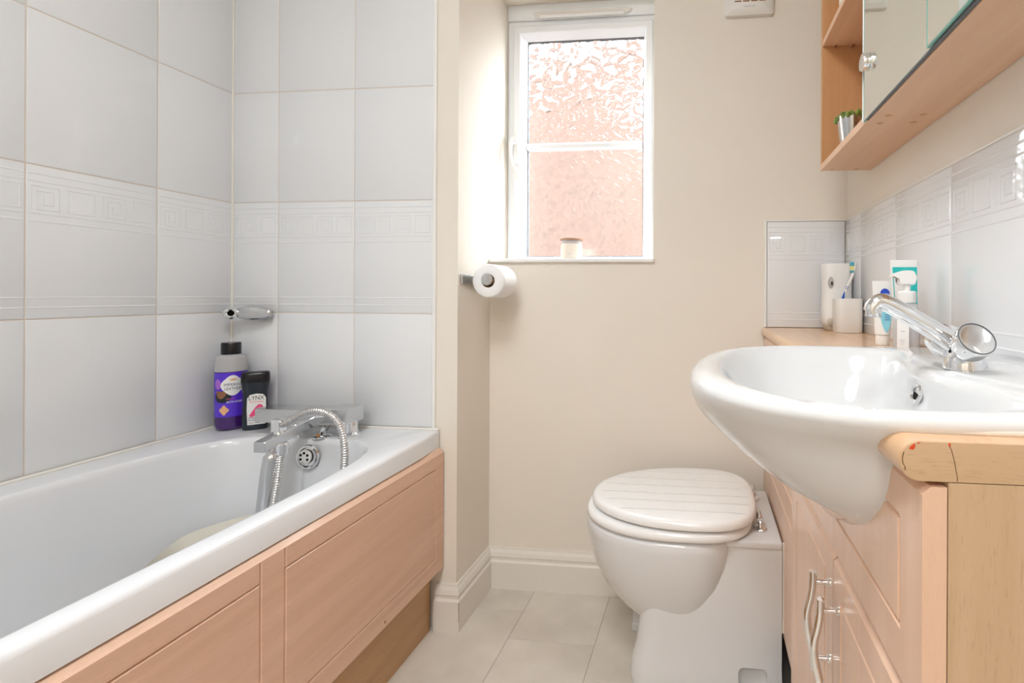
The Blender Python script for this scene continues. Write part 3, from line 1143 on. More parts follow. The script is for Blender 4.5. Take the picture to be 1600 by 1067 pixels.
lab = obj('label_sleeve', on_cyl(grid_rect(0.116, 0.128, 40), C1, R1, F1, zb + 0.104, 0.0004), 'label_purple', pb, 180)
bm = flat_poly([(0.021 * math.cos(t), 0.017 * math.sin(t)) for t in [2 * math.pi * k / 24 for k in range(24)]])
obj('label_dark', on_cyl(bm, C1, R1, F1 - 0.55, zb + 0.098, 0.0006), 'navy_bottle', lab)
bm = flat_poly([(0.0135 * math.cos(t), 0.011 * math.sin(t) + 0.004 * math.cos(2 * t)) for t in [2 * math.pi * k / 20 for k in range(20)]])
obj('label_fruit', on_cyl(bm, C1, R1, F1 - 0.62, zb + 0.108, 0.0009), 'print_brown', lab)
bm = flat_poly([(0.009 * math.cos(t), 0.015 * math.sin(t)) for t in [2 * math.pi * k / 20 for k in range(20)]])
obj('label_flower', on_cyl(bm, C1, R1, F1 - 0.86, zb + 0.135, 0.0009), 'label_violet', lab)
cloud = []
for k in range(48):
    t = 2 * math.pi * k / 48
    r = 1 + 0.07 * math.cos(4 * t)
    cloud.append((0.0258 * r * math.cos(t), 0.0275 * r * math.sin(t)))
bdg = obj('badge', on_cyl(flat_poly(cloud), C1, R1, F1 + 0.10, zb + 0.131, 0.0010), 'print_white', lab)
for s_, z_, w_, sz in (('IMPERIAL', 0.133, 0.0405, 0.0115), ('LEATHER', 0.1215, 0.0375, 0.0115)):
    obj('label_text', on_cyl(text_mesh(s_, sz, w_), C1, R1, F1 + 0.12, zb + z_, 0.0014), 'print_navy', lab)
obj('label_crest', on_cyl(flat_poly([(-0.006, -0.003), (0.006, -0.003), (0.008, 0.003), (0.003, 0.001), (0, 0.004), (-0.003, 0.001), (-0.008, 0.003)]), C1, R1, F1 + 0.12, zb + 0.148, 0.0014), 'print_gold', lab)
obj('label_text', on_cyl(text_mesh('BATH SOAK', 0.0085, 0.0345), C1, R1, F1 + 0.22, zb + 0.083, 0.0012), 'print_white', lab)
obj('label_text', on_cyl(text_mesh('MALLOW', 0.0060, 0.018), C1, R1, F1 - 0.02, zb + 0.092, 0.0012), 'print_pink', lab)
dia = []
for k in range(32):
    t = 2 * math.pi * k / 32
    r = 1 + 0.16 * math.cos(4 * t)
    dia.append((0.0098 * r * math.cos(t), 0.0125 * r * math.sin(t)))
obj('label_seal', on_cyl(flat_poly(dia), C1, R1, F1 - 0.42, zb + 0.060, 0.0012), 'print_gold', lab)

gel = thing('shower_gel_bottle', (-1.316, 1.291, BR), 'waisted black shower gel bottle with a white and pink label', 'bottle')
fx = Vector((1.316, -1.291, 0)).normalized()          # towards camera
fx = (Matrix.Rotation(R(-6), 3, 'Z') @ fx)
rx = Vector((0, 0, 1)).cross(fx)                           # bottle's right as seen from the camera
G0 = Vector((-1.316, 1.291, BR + 0.001))
GS = 0.76


def gel_ring(z, hw, hd_, e=3.2, dx=0.0):
    out = []
    for k in range(40):
        t = 2 * math.pi * k / 40
        c, s = math.cos(t), math.sin(t)
        out.append(G0 + rx * (dx + hw * math.copysign(abs(c) ** (2 / e), c)) + fx * (hd_ * math.copysign(abs(s) ** (2 / e), s)) + Vector((0, 0, z)))
    return out


bm = B()
rings(bm, [gel_ring(z, hw * GS, hd_ * 0.85) for z, hw, hd_ in ((0, 0.036, 0.017), (0.004, 0.040, 0.020), (0.03, 0.0415, 0.0215), (0.06, 0.040, 0.021),
                                                    (0.085, 0.0375, 0.0205), (0.11, 0.039, 0.021), (0.130, 0.0425, 0.022), (0.138, 0.0435, 0.022))])
obj('body', bm, 'navy_bottle', gel, 60)
bm = B()
rings(bm, [gel_ring(z, hw * GS, hd_ * 0.85) for z, hw, hd_ in ((0.1385, 0.0430, 0.0215), (0.142, 0.0445, 0.0225), (0.160, 0.0440, 0.022), (0.166, 0.0425, 0.020), (0.168, 0.038, 0.017))])
obj('cap', bm, 'black_plastic', gel, 50)
GL = G0 + rx * 0.004


def gelflat(b, x, z, off):
    for v in b.verts:
        v.co.x *= GS
    return on_plane(b, GL + fx * 0.01835 + Vector((0, 0, z)) + rx * (x * GS), rx, (0, 0, 1), off)


pts = [(-0.027, -0.047), (0.027, -0.047), (0.029, 0.0), (0.028, 0.030), (0.020, 0.040), (0.0, 0.043), (-0.020, 0.040), (-0.028, 0.030), (-0.029, 0.0)]
gl_ = obj('label', gelflat(flat_poly(pts), 0, 0.063, 0.0), 'print_white', gel)
obj('label_text', gelflat(text_mesh('LYNX', 0.017, 0.046), 0, 0.093, 0.0006), 'print_black', gl_)
obj('label_text', gelflat(text_mesh('BODYWASH', 0.006, 0.040), 0, 0.082, 0.0006), 'print_red', gl_)
bm = flat_poly([(-0.024, -0.013), (-0.014, 0.000), (-0.006, 0.010), (0.004, 0.019), (0.014, 0.017), (0.019, 0.009), (0.022, -0.004), (0.018, -0.013), (0.006, -0.016), (-0.008, -0.014), (-0.018, -0.018)])
obj('label_splash', gelflat(bm, 0.002, 0.056, 0.0006), 'print_pink', gl_)
bm = flat_poly([(-0.004, 0.0), (0.000, 0.006), (0.004, 0.001), (0.009, 0.004), (0.006, -0.003), (0.009, -0.008), (0.002, -0.005), (-0.005, -0.009), (-0.003, -0.003), (-0.009, -0.001)])
obj('label_splash', gelflat(bm, 0.008, 0.060, 0.0009), 'print_rose', gl_)
for s_, z_ in (('REFRESHING', 0.036), ('FRAGRANCE', 0.029)):
    obj('label_text', gelflat(text_mesh(s_, 0.0066, 0.038), -0.006, z_, 0.0006), 'print_navy', gl_)
obj('label_text', gelflat(text_mesh('BODY WASH', 0.005, 0.032), -0.006, 0.021, 0.0006), 'print_black', gl_)

# ---------------------------------------------------------------- shower bracket in the tiled corner
br = thing('shower_bracket', (-1.40, YE, 0.926), 'small chrome shower head bracket mounted on the tiled corner', 'bracket')
bm = B()
tube(bm, [Vector((-1.400 + 0.098 * t / 16, 1.310 + 0.016 * t / 16, 0.926)) for t in range(17)],
     lambda t: (0.008 + 0.004 * math.sin(math.pi * t), 0.009 + 0.0125 * math.sin(math.pi * min(1, t * 0.62 + 0.18)) * math.sqrt(max(0.0, 1 - ((t - 0.45) / 0.56) ** 2)) if t > 0.02 else 0.008), 20)
obj('arm', bm, 'brushed_chrome', br, 180)
bm = B()
dirc = Vector((1.405, -1.300, 0.02)).normalized()
lathe(bm, [(0.0085, 0.012), (0.0085, -0.004), (0.015, -0.010), (0.019, -0.003), (0.0195, 0.004), (0.016, 0.012), (0.0115, 0.0145), (0.0085, 0.012)], 28, at((-1.408, 1.300, 0.926), dirc), False, False)
cu_ = obj('cup', bm, 'chrome', br, 60)
bm = B()
lathe(bm, [(0, -0.0035), (0.0085, -0.0035), (0.0085, -0.0025), (0, -0.0025)], 20, at((-1.408, 1.300, 0.926), dirc))
obj('bore', bm, 'dark_void', cu_)
bm = B()
lathe(bm, [(0.012, 0), (0.011, 0.022)], 20, at((-1.345, YE, 0.926), (0, -1, 0)))
obj('wall_mount', bm, 'brushed_chrome', br, 40)
bm = B()
lathe(bm, [(0, 0), (0.0032, 0), (0.0026, 0.001), (0, 0.0012)], 12, at((-1.345, 1.3085, 0.926), (0, -1, 0)))
obj('screw', bm, 'rust', br)

# ---------------------------------------------------------------- toilet roll and its holder
hol = thing('toilet_roll_holder', (XP, 1.40, 1.03), 'chrome wall plate and rod holding the toilet roll under the window', 'roll holder')
obj('wall_plate', box(B(), XP, XP + 0.006, 1.364, 1.44, 1.018, 1.046, 0.001), 'brushed_chrome', hol)
obj('screw', lathe(B(), [(0, 0), (0.0022, 0), (0.002, 0.0006), (0, 0.0006)], 10, at((XP + 0.006, 1.376, 1.034), (1, 0, 0))), 'dark_void', hol)
RC = Vector((-0.651, 0, 1.027))
bm = B()
tube(bm, spline([(XP + 0.004, 1.505, 1.033), (-0.69, 1.51, 1.033), (-0.664, 1.505, 1.033), (RC.x, 1.49, 1.034), (RC.x, 1.44, 1.034), (RC.x, 1.394, 1.034)], 8), 0.006, 12)
obj('rod', bm, 'chrome', hol, 60)
bm = B()
lathe(bm, [(0.010, 1.40), (0.017, 1.396), (0.018, 1.392), (0.018, 1.388), (0.016, 1.386), (0, 1.3855)], 28,
      Matrix.Translation((RC.x - 0.002, 0, 1.031)) @ Matrix(((1, 0, 0, 0), (0, 0, 1, 0), (0, -1, 0, 0), (0, 0, 0, 1))))
obj('end_disc', bm, 'brushed_chrome', hol, 40)
bm = B()
box(bm, XP + 0.004, XP + 0.012, 1.43, 1.51, 1.022, 1.044, 0.001)
obj('arm', bm, 'chrome', hol)
roll = thing('toilet_roll', (RC.x, 1.44, 0.976), 'white toilet roll hanging on the wall holder left of the window sill', 'toilet roll')
TOY = Matrix.Translation((RC.x, 0, RC.z)) @ Matrix(((1, 0, 0, 0), (0, 0, 1, 0), (0, -1, 0, 0), (0, 0, 0, 1)))
bm = B()
lathe(bm, [(0.0205, 1.393), (0.046, 1.392), (0.0505, 1.396), (0.051, 1.40), (0.051, 1.486), (0.0505, 1.49), (0.0205, 1.491)], 56, TOY, False, False)
rr = obj('paper', bm, 'tissue', roll, 50)
bm = B()
lathe(bm, [(0.0206, 1.394), (0.0206, 1.490), (0.0195, 1.490), (0.0195, 1.394), (0.0206, 1.394)], 40, TOY, False, False)
obj('core', bm, 'cardboard', roll, 50)
# ---------------------------------------------------------------- candle on the sill
cn = thing('candle_jar', (-0.463, 1.64, 1.1065), 'cream scented candle in a glass jar with wooden lid on the window sill', 'candle')
MC = Matrix.Translation((-0.463, 1.64, 1.107))
obj('wax', lathe(B(), [(0.030, 0.0), (0.0365, 0.004), (0.0375, 0.020), (0.0365, 0.050), (0.034, 0.0565), (0, 0.057)], 40, MC), 'wax', cn, 50)
obj('glass', lathe(B(), [(0.034, 0.0575), (0.0345, 0.060), (0.0345, 0.066), (0.0330, 0.066), (0.0325, 0.0575)], 40, MC, False, False), 'clear_plastic', cn, 50)
obj('lid', lathe(B(), [(0.0, 0.0665), (0.0375, 0.0665), (0.0395, 0.0685), (0.0395, 0.0735), (0.0375, 0.075), (0.0, 0.0752)], 40, MC), 'lid_wood', cn, 40)
ac = math.atan2(-1.64, 0.463)
for s_, z_, w_ in (('SCENTED', 0.0215, 0.014), ('CANDLE', 0.0160, 0.017)):
    obj('label_text', on_cyl(text_mesh(s_, 0.004, w_), (-0.463, 1.64), 0.0375, ac - 0.2, 1.107 + z_, 0.0006), 'print_grey', cn)

# ---------------------------------------------------------------- extractor vent
ev = thing('extractor_vent', (0.137, YB, 1.881), 'white square extractor vent cover with slots on the wall beside the window', 'vent')
bm = B()
rings(bm, [rrect(0.060, 0.214, 0, 0.155, 0, 0.006, 5), rrect(0.060, 0.214, 0, 0.155, 0.014, 0.006, 5), rrect(0.064, 0.210, 0.004, 0.151, 0.017, 0.006, 5), rrect(0.080, 0.194, 0.014, 0.141, 0.024, 0.004, 5)])
xform(bm, Matrix(((1, 0, 0, 0), (0, 0, -1, YB), (0, 1, 0, 1.881), (0, 0, 0, 1))))
cov = obj('cover', bm, 'warm_plastic', ev, 30)
for r_ in range(6):
    for c_ in range(4):
        x0 = 0.091 + c_ * 0.0255
        z0 = 1.881 + 0.0365 + r_ * 0.0155
        obj('slot', box(B(), x0, x0 + 0.021, YB - 0.0245, YB - 0.021, z0, z0 + 0.004), 'print_brown', cov)
obj('maker_text', on_plane(text_mesh('MANROSE', 0.0085, 0.036), (0.137, YB - 0.0243, 1.881 + 0.0215), (1, 0, 0), (0, 0, 1), 0.0003), 'print_grey', cov)

# ---------------------------------------------------------------- toilet
TYC = 1.306
wc = thing('toilet', (0.0, TYC, 0), 'white back-to-wall toilet with a planked white lid beside the window wall', 'toilet')
ped = []
for z, xf, hw in ((0.0, -0.165, 0.150), (0.012, -0.178, 0.156), (0.05, -0.182, 0.157), (0.085, -0.176, 0.153), (0.12, -0.166, 0.148), (0.18, -0.160, 0.146), (0.26, -0.155, 0.147), (0.388, -0.150, 0.147)):
    ped.append(resample(rrect(xf, 0.186, TYC - hw, TYC + hw, z, 0.055, 12), 72, (0.01, TYC)))
# square the rear corners
for r_ in ped:
    hw = max(abs(p.y - TYC) for p in r_)
    for p in r_:
        if p.x > 0.13:
            p.y = TYC + math.copysign(hw, p.y - TYC) if abs(p.y - TYC) > hw * 0.55 else p.y
            if abs(p.y - TYC) < hw * 0.999: p.x = 0.186
bm = B()
rings(bm, ped)
cut = B()
box(cut, 0.084, 0.152, TYC - 0.20, TYC - 0.128, 0.028, 0.103, 0.012, 3)
bm = boolean_diff(bm, cut)
pan = obj('pedestal', bm, 'ceramic', wc, 40)
bm = B()
bw = []
for z, xf, xb, hw, e in ((0.132, -0.160, 0.0, 0.10, 2.0), (0.149, -0.178, 0.01, 0.118, 2.0), (0.172, -0.208, 0.02, 0.130, 2.0), (0.197, -0.240, 0.035, 0.140, 2.05), (0.235, -0.270, 0.06, 0.153, 2.1),
                          (0.282, -0.294, 0.085, 0.167, 2.15), (0.335, -0.307, 0.10, 0.178, 2.2), (0.375, -0.313, 0.106, 0.182, 2.2), (0.394, -0.314, 0.108, 0.183, 2.2), (0.4005, -0.309, 0.104, 0.178, 2.2), (0.402, -0.300, 0.098, 0.170, 2.2)):
    bw.append(squircle(-0.06, TYC, xf, xb, hw, z, 72, e, 2.6))
rings(bm, bw)
obj('bowl', bm, 'ceramic', wc, 60)
obj('deck', box(B(), 0.02, 0.187, TYC - 0.151, TYC + 0.156, 0.385, 0.404, 0.006, 3), 'ceramic', wc, 40)
obj('sealant_strip', box(B(), 0.1872, 0.1905, TYC - 0.149, TYC - 0.143, 0.19, 0.402), 'sealant', wc)
obj('pan_foot', box(B(), -0.205, -0.17, TYC + 0.094, TYC + 0.115, 0.0, 0.16, 0.004), 'ceramic', wc)
obj('foot_base', box(B(), -0.208, -0.165, TYC + 0.090, TYC + 0.118, 0.0, 0.022, 0.003), 'ceramic', wc)
# seat ring
so = lambda ins, z: squircle(-0.05, TYC, -0.314 + ins, 0.128 - ins, 0.186 - ins, z, 72, 2.25, 3.0)
si = lambda ins, z: squircle(-0.075, TYC, -0.235 - ins, 0.06 + ins, 0.105 + ins, z, 72, 2.1, 2.2)
bm = B()
seq = [so(0.006, 0.4055), so(0.0, 0.411), so(0.0, 0.420), so(0.004, 0.426), so(0.010, 0.4285), si(0.004, 0.4285), si(0, 0.424), si(0, 0.410), si(0.004, 0.4055), so(0.006, 0.4055)]
rings(bm, seq, False, False)
bmesh.ops.remove_doubles(bm, verts=bm.verts, dist=1e-6)
obj('seat', bm, 'white_gloss_wood', wc, 50)
# planked lid with six routed grooves
lo_ = lambda ins, z: squircle(-0.030, TYC, -0.302 + ins, 0.137 - ins, 0.185 - ins, z, 96, 2.05, 2.9)
bm = B()
rings(bm, [lo_(0.006, 0.4335), lo_(0.001, 0.4365), lo_(0.0, 0.4405), lo_(0.0005, 0.446), lo_(0.0025, 0.4505), lo_(0.006, 0.4535), lo_(0.011, 0.4555), lo_(0.018, 0.4565), lo_(0.04, 0.4572)])
for g_ in (1.435, 1.381, 1.331, 1.280, 1.233, 1.182):
    q = min(1.0, abs(g_ - TYC) / 0.185)
    xa = -0.030 - 0.272 * (1 - q ** 2.05) ** (1 / 2.05) + 0.028
    xb = -0.030 + 0.167 * (1 - q ** 2.9) ** (1 / 2.9) - 0.016
    c_ = B()
    rings(c_, [[Vector((x, g_ - w, 0.4600)), Vector((x, g_ + w, 0.4600)), Vector((x, g_ + w * 0.8, zz)), Vector((x, g_ - w * 0.8, zz))]
               for x, w, zz in ((xa, 0.0010, 0.4555), (xa + 0.012, 0.0026, 0.4480), (xb - 0.010, 0.0026, 0.4480), (xb, 0.0010, 0.4555))])
    bm = boolean_diff(bm, c_)
obj('lid', bm, 'white_gloss_wood', wc, 35)
for s in (-1, 1):
    y = TYC + s * 0.088
    bm = B()
    lathe(bm, [(0.0165, 0.404), (0.0165, 0.407), (0.0145, 0.409), (0.006, 0.4095)], 24, Matrix.Translation((0.142, y, 0)))
    hg = obj('hinge', bm, 'chrome', wc, 40)
    bm = B()
    tube(bm, [Vector((0.142, y, 0.408)), Vector((0.142, y + 0.004, 0.419)), Vector((0.141, y + 0.020, 0.426))], 0.0055, 12)
    obj('hinge_stem', bm, 'chrome', hg, 60)
    bm = B()
    lathe(bm, [(0.0065, -0.02), (0.0075, -0.018), (0.0075, 0.018), (0.0065, 0.02)], 16, at((0.141, y + 0.022, 0.427), (0, 1, 0)))
    obj('hinge_barrel', bm, 'chrome', hg, 40)

# ---------------------------------------------------------------- toilet cistern unit behind the pan
wu = thing('cistern_cabinet', (0.32, 1.22, 0.1), 'beech cistern cabinet behind the toilet', 'cabinet')
bm = board_with_grooves(0.190, 0.206, 0.866, YB - 0.003, 0.182, 0.855, [(1.05, 0.24, 0.48), (1.40, 0.24, 0.48), (1.05, 0.54, 0.79), (1.40, 0.54, 0.79)],
                        [(0.48, 1.05, 1.40), (0.24, 1.05, 1.40), (0.54, 1.05, 1.40), (0.79, 1.05, 1.40)], top=0.003, sgn=-1)
obj('front_panel', bm, 'beech_panel_up', wu)
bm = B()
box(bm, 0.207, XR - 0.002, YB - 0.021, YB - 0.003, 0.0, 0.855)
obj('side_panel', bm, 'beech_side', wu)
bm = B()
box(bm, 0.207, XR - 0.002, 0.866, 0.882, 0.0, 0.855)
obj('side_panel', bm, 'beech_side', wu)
obj('plinth', box(B(), 0.250, 0.262, 0.884, YB - 0.022, 0.0, 0.18), 'dark_void', wu)  # near-black colour stands for the shade in the recess under the panel

# ---------------------------------------------------------------- basin outline numbers (also used to cut the worktop and fronts)
BYC = 0.6225
RIM = 0.900
XBK = XR - 0.0075


def bas(xf, xb, hw, z, ef=2.1, eb=6.0, cx_=0.20, n=112):
    return squircle(cx_, BYC, xf, xb, hw, z, n, ef, eb)


def hull_row(z, xf, hwf, xb, ef, eb):
    """hwf = half width where the hull meets the plane of the cabinet fronts"""
    return (z, xf, xb, hwf / max(0.35, (1 - (0.046 / (0.2 - xf)) ** ef) ** (1 / ef)), ef, eb)


HULL = tuple(hull_row(*h_) for h_ in (
    (0.7215, 0.150, 0.015, 0.24, 2.0, 2.0), (0.7230, 0.1475, 0.030, 0.26, 2.0, 2.0), (0.728, 0.1440, 0.046, 0.27, 2.0, 2.0), (0.736, 0.1385, 0.068, 0.28, 2.0, 2.0), (0.749, 0.1260, 0.104, 0.30, 2.0, 2.2),
    (0.762, 0.1090, 0.131, 0.31, 2.0, 2.2), (0.771, 0.0905, 0.148, 0.32, 2.0, 2.4), (0.7805, 0.0720, 0.161, 0.33, 2.0, 2.6), (0.8015, 0.0440, 0.185, 0.35, 2.0, 3.0),
    (0.8243, 0.0168, 0.202, 0.38, 2.0, 4.0), (0.8431, -0.0031, 0.2085, 0.40, 2.05, 5.0), (0.8560, -0.0125, 0.2135, 0.42, 2.15, 6.0), (0.869, -0.0165, 0.2220, XBK, 2.25, 10.0)))


def hull_cutter():
    b = B()
    rs = [resample(bas(*h_[1:4], h_[0], *h_[4:]), 64, (0.175, BYC)) for h_ in HULL]
    rs.append([p + Vector((0, 0, 0.05)) for p in rs[-1]])
    rings(b, rs)
    return b


# ---------------------------------------------------------------- vanity unit under the basin
VY0, VY1, VX = 0.356, 0.860, 0.154
vu = thing('vanity_cabinet', (0.30, 0.61, 0.0), 'beech vanity cabinet with two doors below the basin', 'cabinet')
bm = B()
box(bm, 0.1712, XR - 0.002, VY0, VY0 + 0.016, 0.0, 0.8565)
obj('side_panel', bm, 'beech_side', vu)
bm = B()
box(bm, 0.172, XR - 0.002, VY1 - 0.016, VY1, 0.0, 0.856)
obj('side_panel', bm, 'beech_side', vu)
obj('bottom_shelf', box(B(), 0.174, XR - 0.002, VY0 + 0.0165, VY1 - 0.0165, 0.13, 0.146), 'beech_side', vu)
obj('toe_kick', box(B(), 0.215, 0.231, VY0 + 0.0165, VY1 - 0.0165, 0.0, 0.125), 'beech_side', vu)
VS = 0.589


def vanity_front(name, y0, y1, z0, z1, iy0, iy1, iz0, iz1, top):
    b = board_with_grooves(VX, VX + 0.0165, y0, y1, z0, z1, [(iy0, iz0, iz1), (iy1, iz0, iz1)], [(iz0, iy0, iy1), (iz1, iy0, iy1)], top=top, sgn=-1)
    b = boolean_diff(b, hull_cutter())
    return obj(name, b, 'beech_panel_up', vu)


vanity_front('drawer_front', VY0 + 0.0005, VY1 - 0.001, 0.6885, 0.853, 0.397, 0.82, 0.729, 0.813, 0.006)
d1_ = vanity_front('door', VY0 + 0.0005, VS - 0.001, 0.13, 0.685, 0.400, 0.556, 0.18, 0.640, 0.012)
d2_ = vanity_front('door', VS + 0.001, VY1 - 0.001, 0.13, 0.685, 0.629, 0.815, 0.18, 0.645, 0.012)
for dr, y, z1, z0 in ((d1_, 0.567, 0.627, 0.537), (d2_, 0.604, 0.638, 0.545)):
    bm = B()
    pts = spline([(VX - 0.020, y, z1 + 0.013), (VX - 0.020, y, z1), (VX - 0.022, y + 0.001, z1 - 0.018), (VX - 0.026, y + 0.003, z1 - 0.040), (VX - 0.025, y + 0.002, z1 - 0.06),
                  (VX - 0.021, y, z0 + 0.012), (VX - 0.019, y, z0), (VX - 0.019, y, z0 - 0.013)], 6)
    tube(bm, pts, 0.0046, 14)
    h_ = obj('handle', bm, 'chrome', dr, 50)
    for zz in (z1, z0):
        bm = B()
        lathe(bm, [(0.0052, 0.0), (0.0050, 0.0015), (0.0032, 0.003), (0.0030, 0.021)], 14, at((VX, y, zz), (-1, 0, 0)))
        obj('handle_post', bm, 'chrome', h_, 40)

# ---------------------------------------------------------------- worktop
wt = thing('worktop', (0.31, 0.95, 0.857), 'beech effect worktop with rounded front edge and chipped end under the basin', 'worktop')


def bullnose(x0, y0, y1, z0=0.857, z1=WT, r=0.0135):
    p = [(XR - 0.0005, z0), (XR - 0.0005, z1)]
    n = 8
    for k in range(n + 1):
        a = R(90 + 90 * k / n)
        p.append((x0 + r + r * math.cos(a), z1 - r + r * math.sin(a)))
    for k in range(n + 1):
        a = R(180 + 90 * k / n)
        p.append((x0 + r + r * math.cos(a), z0 + r + r * math.sin(a)))
    b = B()
    extrude(b, [(x, y0, z) for x, z in p], (0, y1 - y0, 0))
    return b


bm = boolean_diff(bullnose(0.1385, 0.3575, 0.864), hull_cutter())
top_ = obj('wide_top', bm, 'beech_top', wt, 40)
obj('narrow_top', bullnose(0.181, 0.8645, YB - 0.001), 'beech_top', wt, 40)
# end edging strip, following the bullnose
p = []
n = 10
r = 0.0135
p = [(XR - 0.002, 0.8572), (XR - 0.002, WT - 0.0002)]
for k in range(2 * n + 1):
    a = R(90 + 180 * k / (2 * n))
    p.append((0.1388 + r + r * math.cos(a), 0.871 + (r + 0.0003) * math.sin(a)))
bm = B()
extrude(bm, [(x, 0.3565, z) for x, z in p], (0, 0.001, 0))
edge = obj('end_edging', bm, 'beech_edge', wt)


def end_poly(pts, name, m):
    b = B()
    vs = [Vector((x, 0.3563, z)) for x, z in pts]
    extrude(b, vs, (0, 0.0002, 0))
    obj(name, b, m, edge)


end_poly([(0.1455, 0.8812), (0.1485, 0.8838), (0.1490, 0.8815), (0.1478, 0.8792), (0.1448, 0.8795)], 'chip', 'chip_red')
end_poly([(0.1500, 0.8843), (0.1525, 0.8849), (0.1508, 0.8832)], 'chip', 'chip_red')
end_poly([(0.1712, 0.8846), (0.1724, 0.8846), (0.1725, 0.8820), (0.1715, 0.8820)], 'chip', 'chip_red')
cr = [(0.1718, 0.8826), (0.1733, 0.8795), (0.1740, 0.8765), (0.1752, 0.872), (0.1762, 0.866), (0.1772, 0.8605), (0.1770, 0.8578)]
end_poly([(x - 0.00022, z) for x, z in cr] + [(x + 0.00022, z) for x, z in cr[::-1]], 'crack_line', 'crack')
lo = [(0.1412, 0.8775), (0.1402, 0.873), (0.1405, 0.8695), (0.1422, 0.8665), (0.1420, 0.8645)]
end_poly([(x - 0.0003, z) for x, z in lo] + [(x + 0.0003, z) for x, z in lo[::-1]], 'crack_line', 'crack')

# ---------------------------------------------------------------- basin
bs = thing('wash_basin', (0.2, BYC, 0.72), 'white ceramic semi-recessed wash basin overhanging the vanity cabinet', 'basin')


seq = []
# outer underside, from bottom of the apron up to the rolled lip
for z, xf, xb, hw, ef, eb in HULL[:-1] + ((0.869, -0.0165, XBK, 0.229, 2.25, 10.0), (0.8855, -0.018, XBK, 0.2460, 2.35, 14.0), (0.892, -0.014, XBK, 0.2475, 2.4, 16.0),
                                    (0.8975, -0.007, XBK, 0.2445, 2.4, 16.0), (RIM, 0.002, XBK, 0.2385, 2.4, 16.0)):
    seq.append(bas(xf, xb, hw, z, ef, eb))


def inner_b(xf, xb, hw, z, dent):
    r_ = squircle(0.16, BYC, xf, xb, hw, z, 112, 2.3, 2.9)
    for p in r_:
        if p.x > 0.16:
            q = (p.y - BYC) / 0.24
            p.x -= dent * max(0.0, 1 - (q * 1.25) ** 2) * (p.x - 0.16) / max(1e-6, (xb - 0.16))
    return r_


for z, xf, xb, hw, dent in ((RIM - 0.0005, 0.014, 0.345, 0.232, 0.075), (RIM - 0.005, 0.022, 0.340, 0.226, 0.075), (RIM - 0.016, 0.030, 0.333, 0.218, 0.070), (0.86, 0.044, 0.325, 0.205, 0.062),
                            (0.82, 0.066, 0.310, 0.185, 0.05), (0.793, 0.090, 0.29, 0.155, 0.04), (0.777, 0.118, 0.255, 0.11, 0.03), (0.773, 0.155, 0.215, 0.045, 0.0)):
    seq.append(inner_b(xf, xb, hw, z, dent))
# match angular order: resample all rings about one centre
seq = [resample(r_, 128, (0.175, BYC)) for r_ in seq]
bm = B()
rings(bm, seq, True, True)
obj('bowl', bm, 'ceramic', bs, 70)
bm = B()
lathe(bm, [(0.0085, -0.002), (0.0125, -0.001), (0.0125, 0.002), (0.0105, 0.0035), (0.0085, 0.002), (0.0085, -0.002)], 28, at((0.2625, BYC, 0.8675), (-1, 0, 0.28)), False, False)
ofr = obj('overflow_ring', bm, 'chrome', bs, 50)
obj('overflow_bore', lathe(B(), [(0, -0.0015), (0.0086, -0.0015), (0.0086, -0.0008), (0, -0.0008)], 20, at((0.2625, BYC, 0.8675), (-1, 0, 0.28))), 'dark_void', ofr)
obj('waste_plug', lathe(B(), [(0.0, 0.7735), (0.020, 0.7735), (0.021, 0.776), (0.018, 0.778), (0, 0.7785)], 28, Matrix.Translation((0.185, BYC, 0))), 'chrome', bs, 40)
bm = B()
tube(bm, spline([(0.143, 0.402, 0.868), (0.142, 0.400, 0.878), (0.146, 0.394, 0.886), (0.160, 0.384, 0.8875), (0.20, 0.380, 0.8875), (0.26, 0.379, 0.8875), (0.42, 0.379, 0.8875)], 6), 0.0042, 8)
obj('sealant_bead', bm, 'sealant', bs, 60)
# soft raised tap ledge
bm = B()
led = [squircle(0.345, BYC, 0.345 - a, XBK - 0.0005, b_, z, 96, 2.6, 12) for a, b_, z in ((0.062, 0.145, RIM - 0.001), (0.060, 0.142, RIM + 0.0015), (0.055, 0.135, RIM + 0.0025))]
rings(bm, led)
obj('tap_ledge', bm, 'ceramic', bs, 60)

# ---------------------------------------------------------------- basin tap
TP = Vector((0.306, 0.600, RIM + 0.002))
tp = thing('basin_tap', TP, 'chrome basin mixer tap with two round mirrored knobs and a long rising spout', 'tap')
bm = B()
prof = [(0.0232, 0.0), (0.0232, 0.003), (0.0218, 0.010), (0.0198, 0.020), (0.0185, 0.030), (0.0165, 0.036), (0.0110, 0.041), (0.0, 0.042)]
lathe(bm, prof, 36, Matrix.Translation(TP))
obj('body', bm, 'chrome', tp, 60)
bm = B()
sp = spline([TP + Vector(v) for v in ((0.006, 0, 0.020), (-0.008, 0, 0.028), (-0.035, 0, 0.045), (-0.070, 0, 0.0665), (-0.088, 0, 0.0765), (-0.098, 0, 0.0785), (-0.105, 0, 0.073), (-0.107, 0, 0.067))], 8)
tube(bm, sp, lambda t: (0.0135 - 0.0035 * t, 0.0125 - 0.0040 * t), 24)
obj('spout', bm, 'chrome', tp, 60)
bm = B()
lathe(bm, [(0.0085, 0.0), (0.0090, 0.001), (0.0090, 0.0105), (0.0078, 0.0115)], 24, at(TP + Vector((-0.1045, 0, 0.0605)), (0.10, 0, 1)))
obj('aerator', bm, 'chrome', tp, 40)
bm = B()
tube(bm, spline([TP + Vector(v) for v in ((-0.018, -0.010, 0.022), (-0.036, -0.008, 0.036), (-0.060, -0.006, 0.053), (-0.082, -0.004, 0.067))], 6), lambda t: 0.0050 - 0.003 * t, 10)
obj('spout_rib', bm, 'chrome', tp, 60)
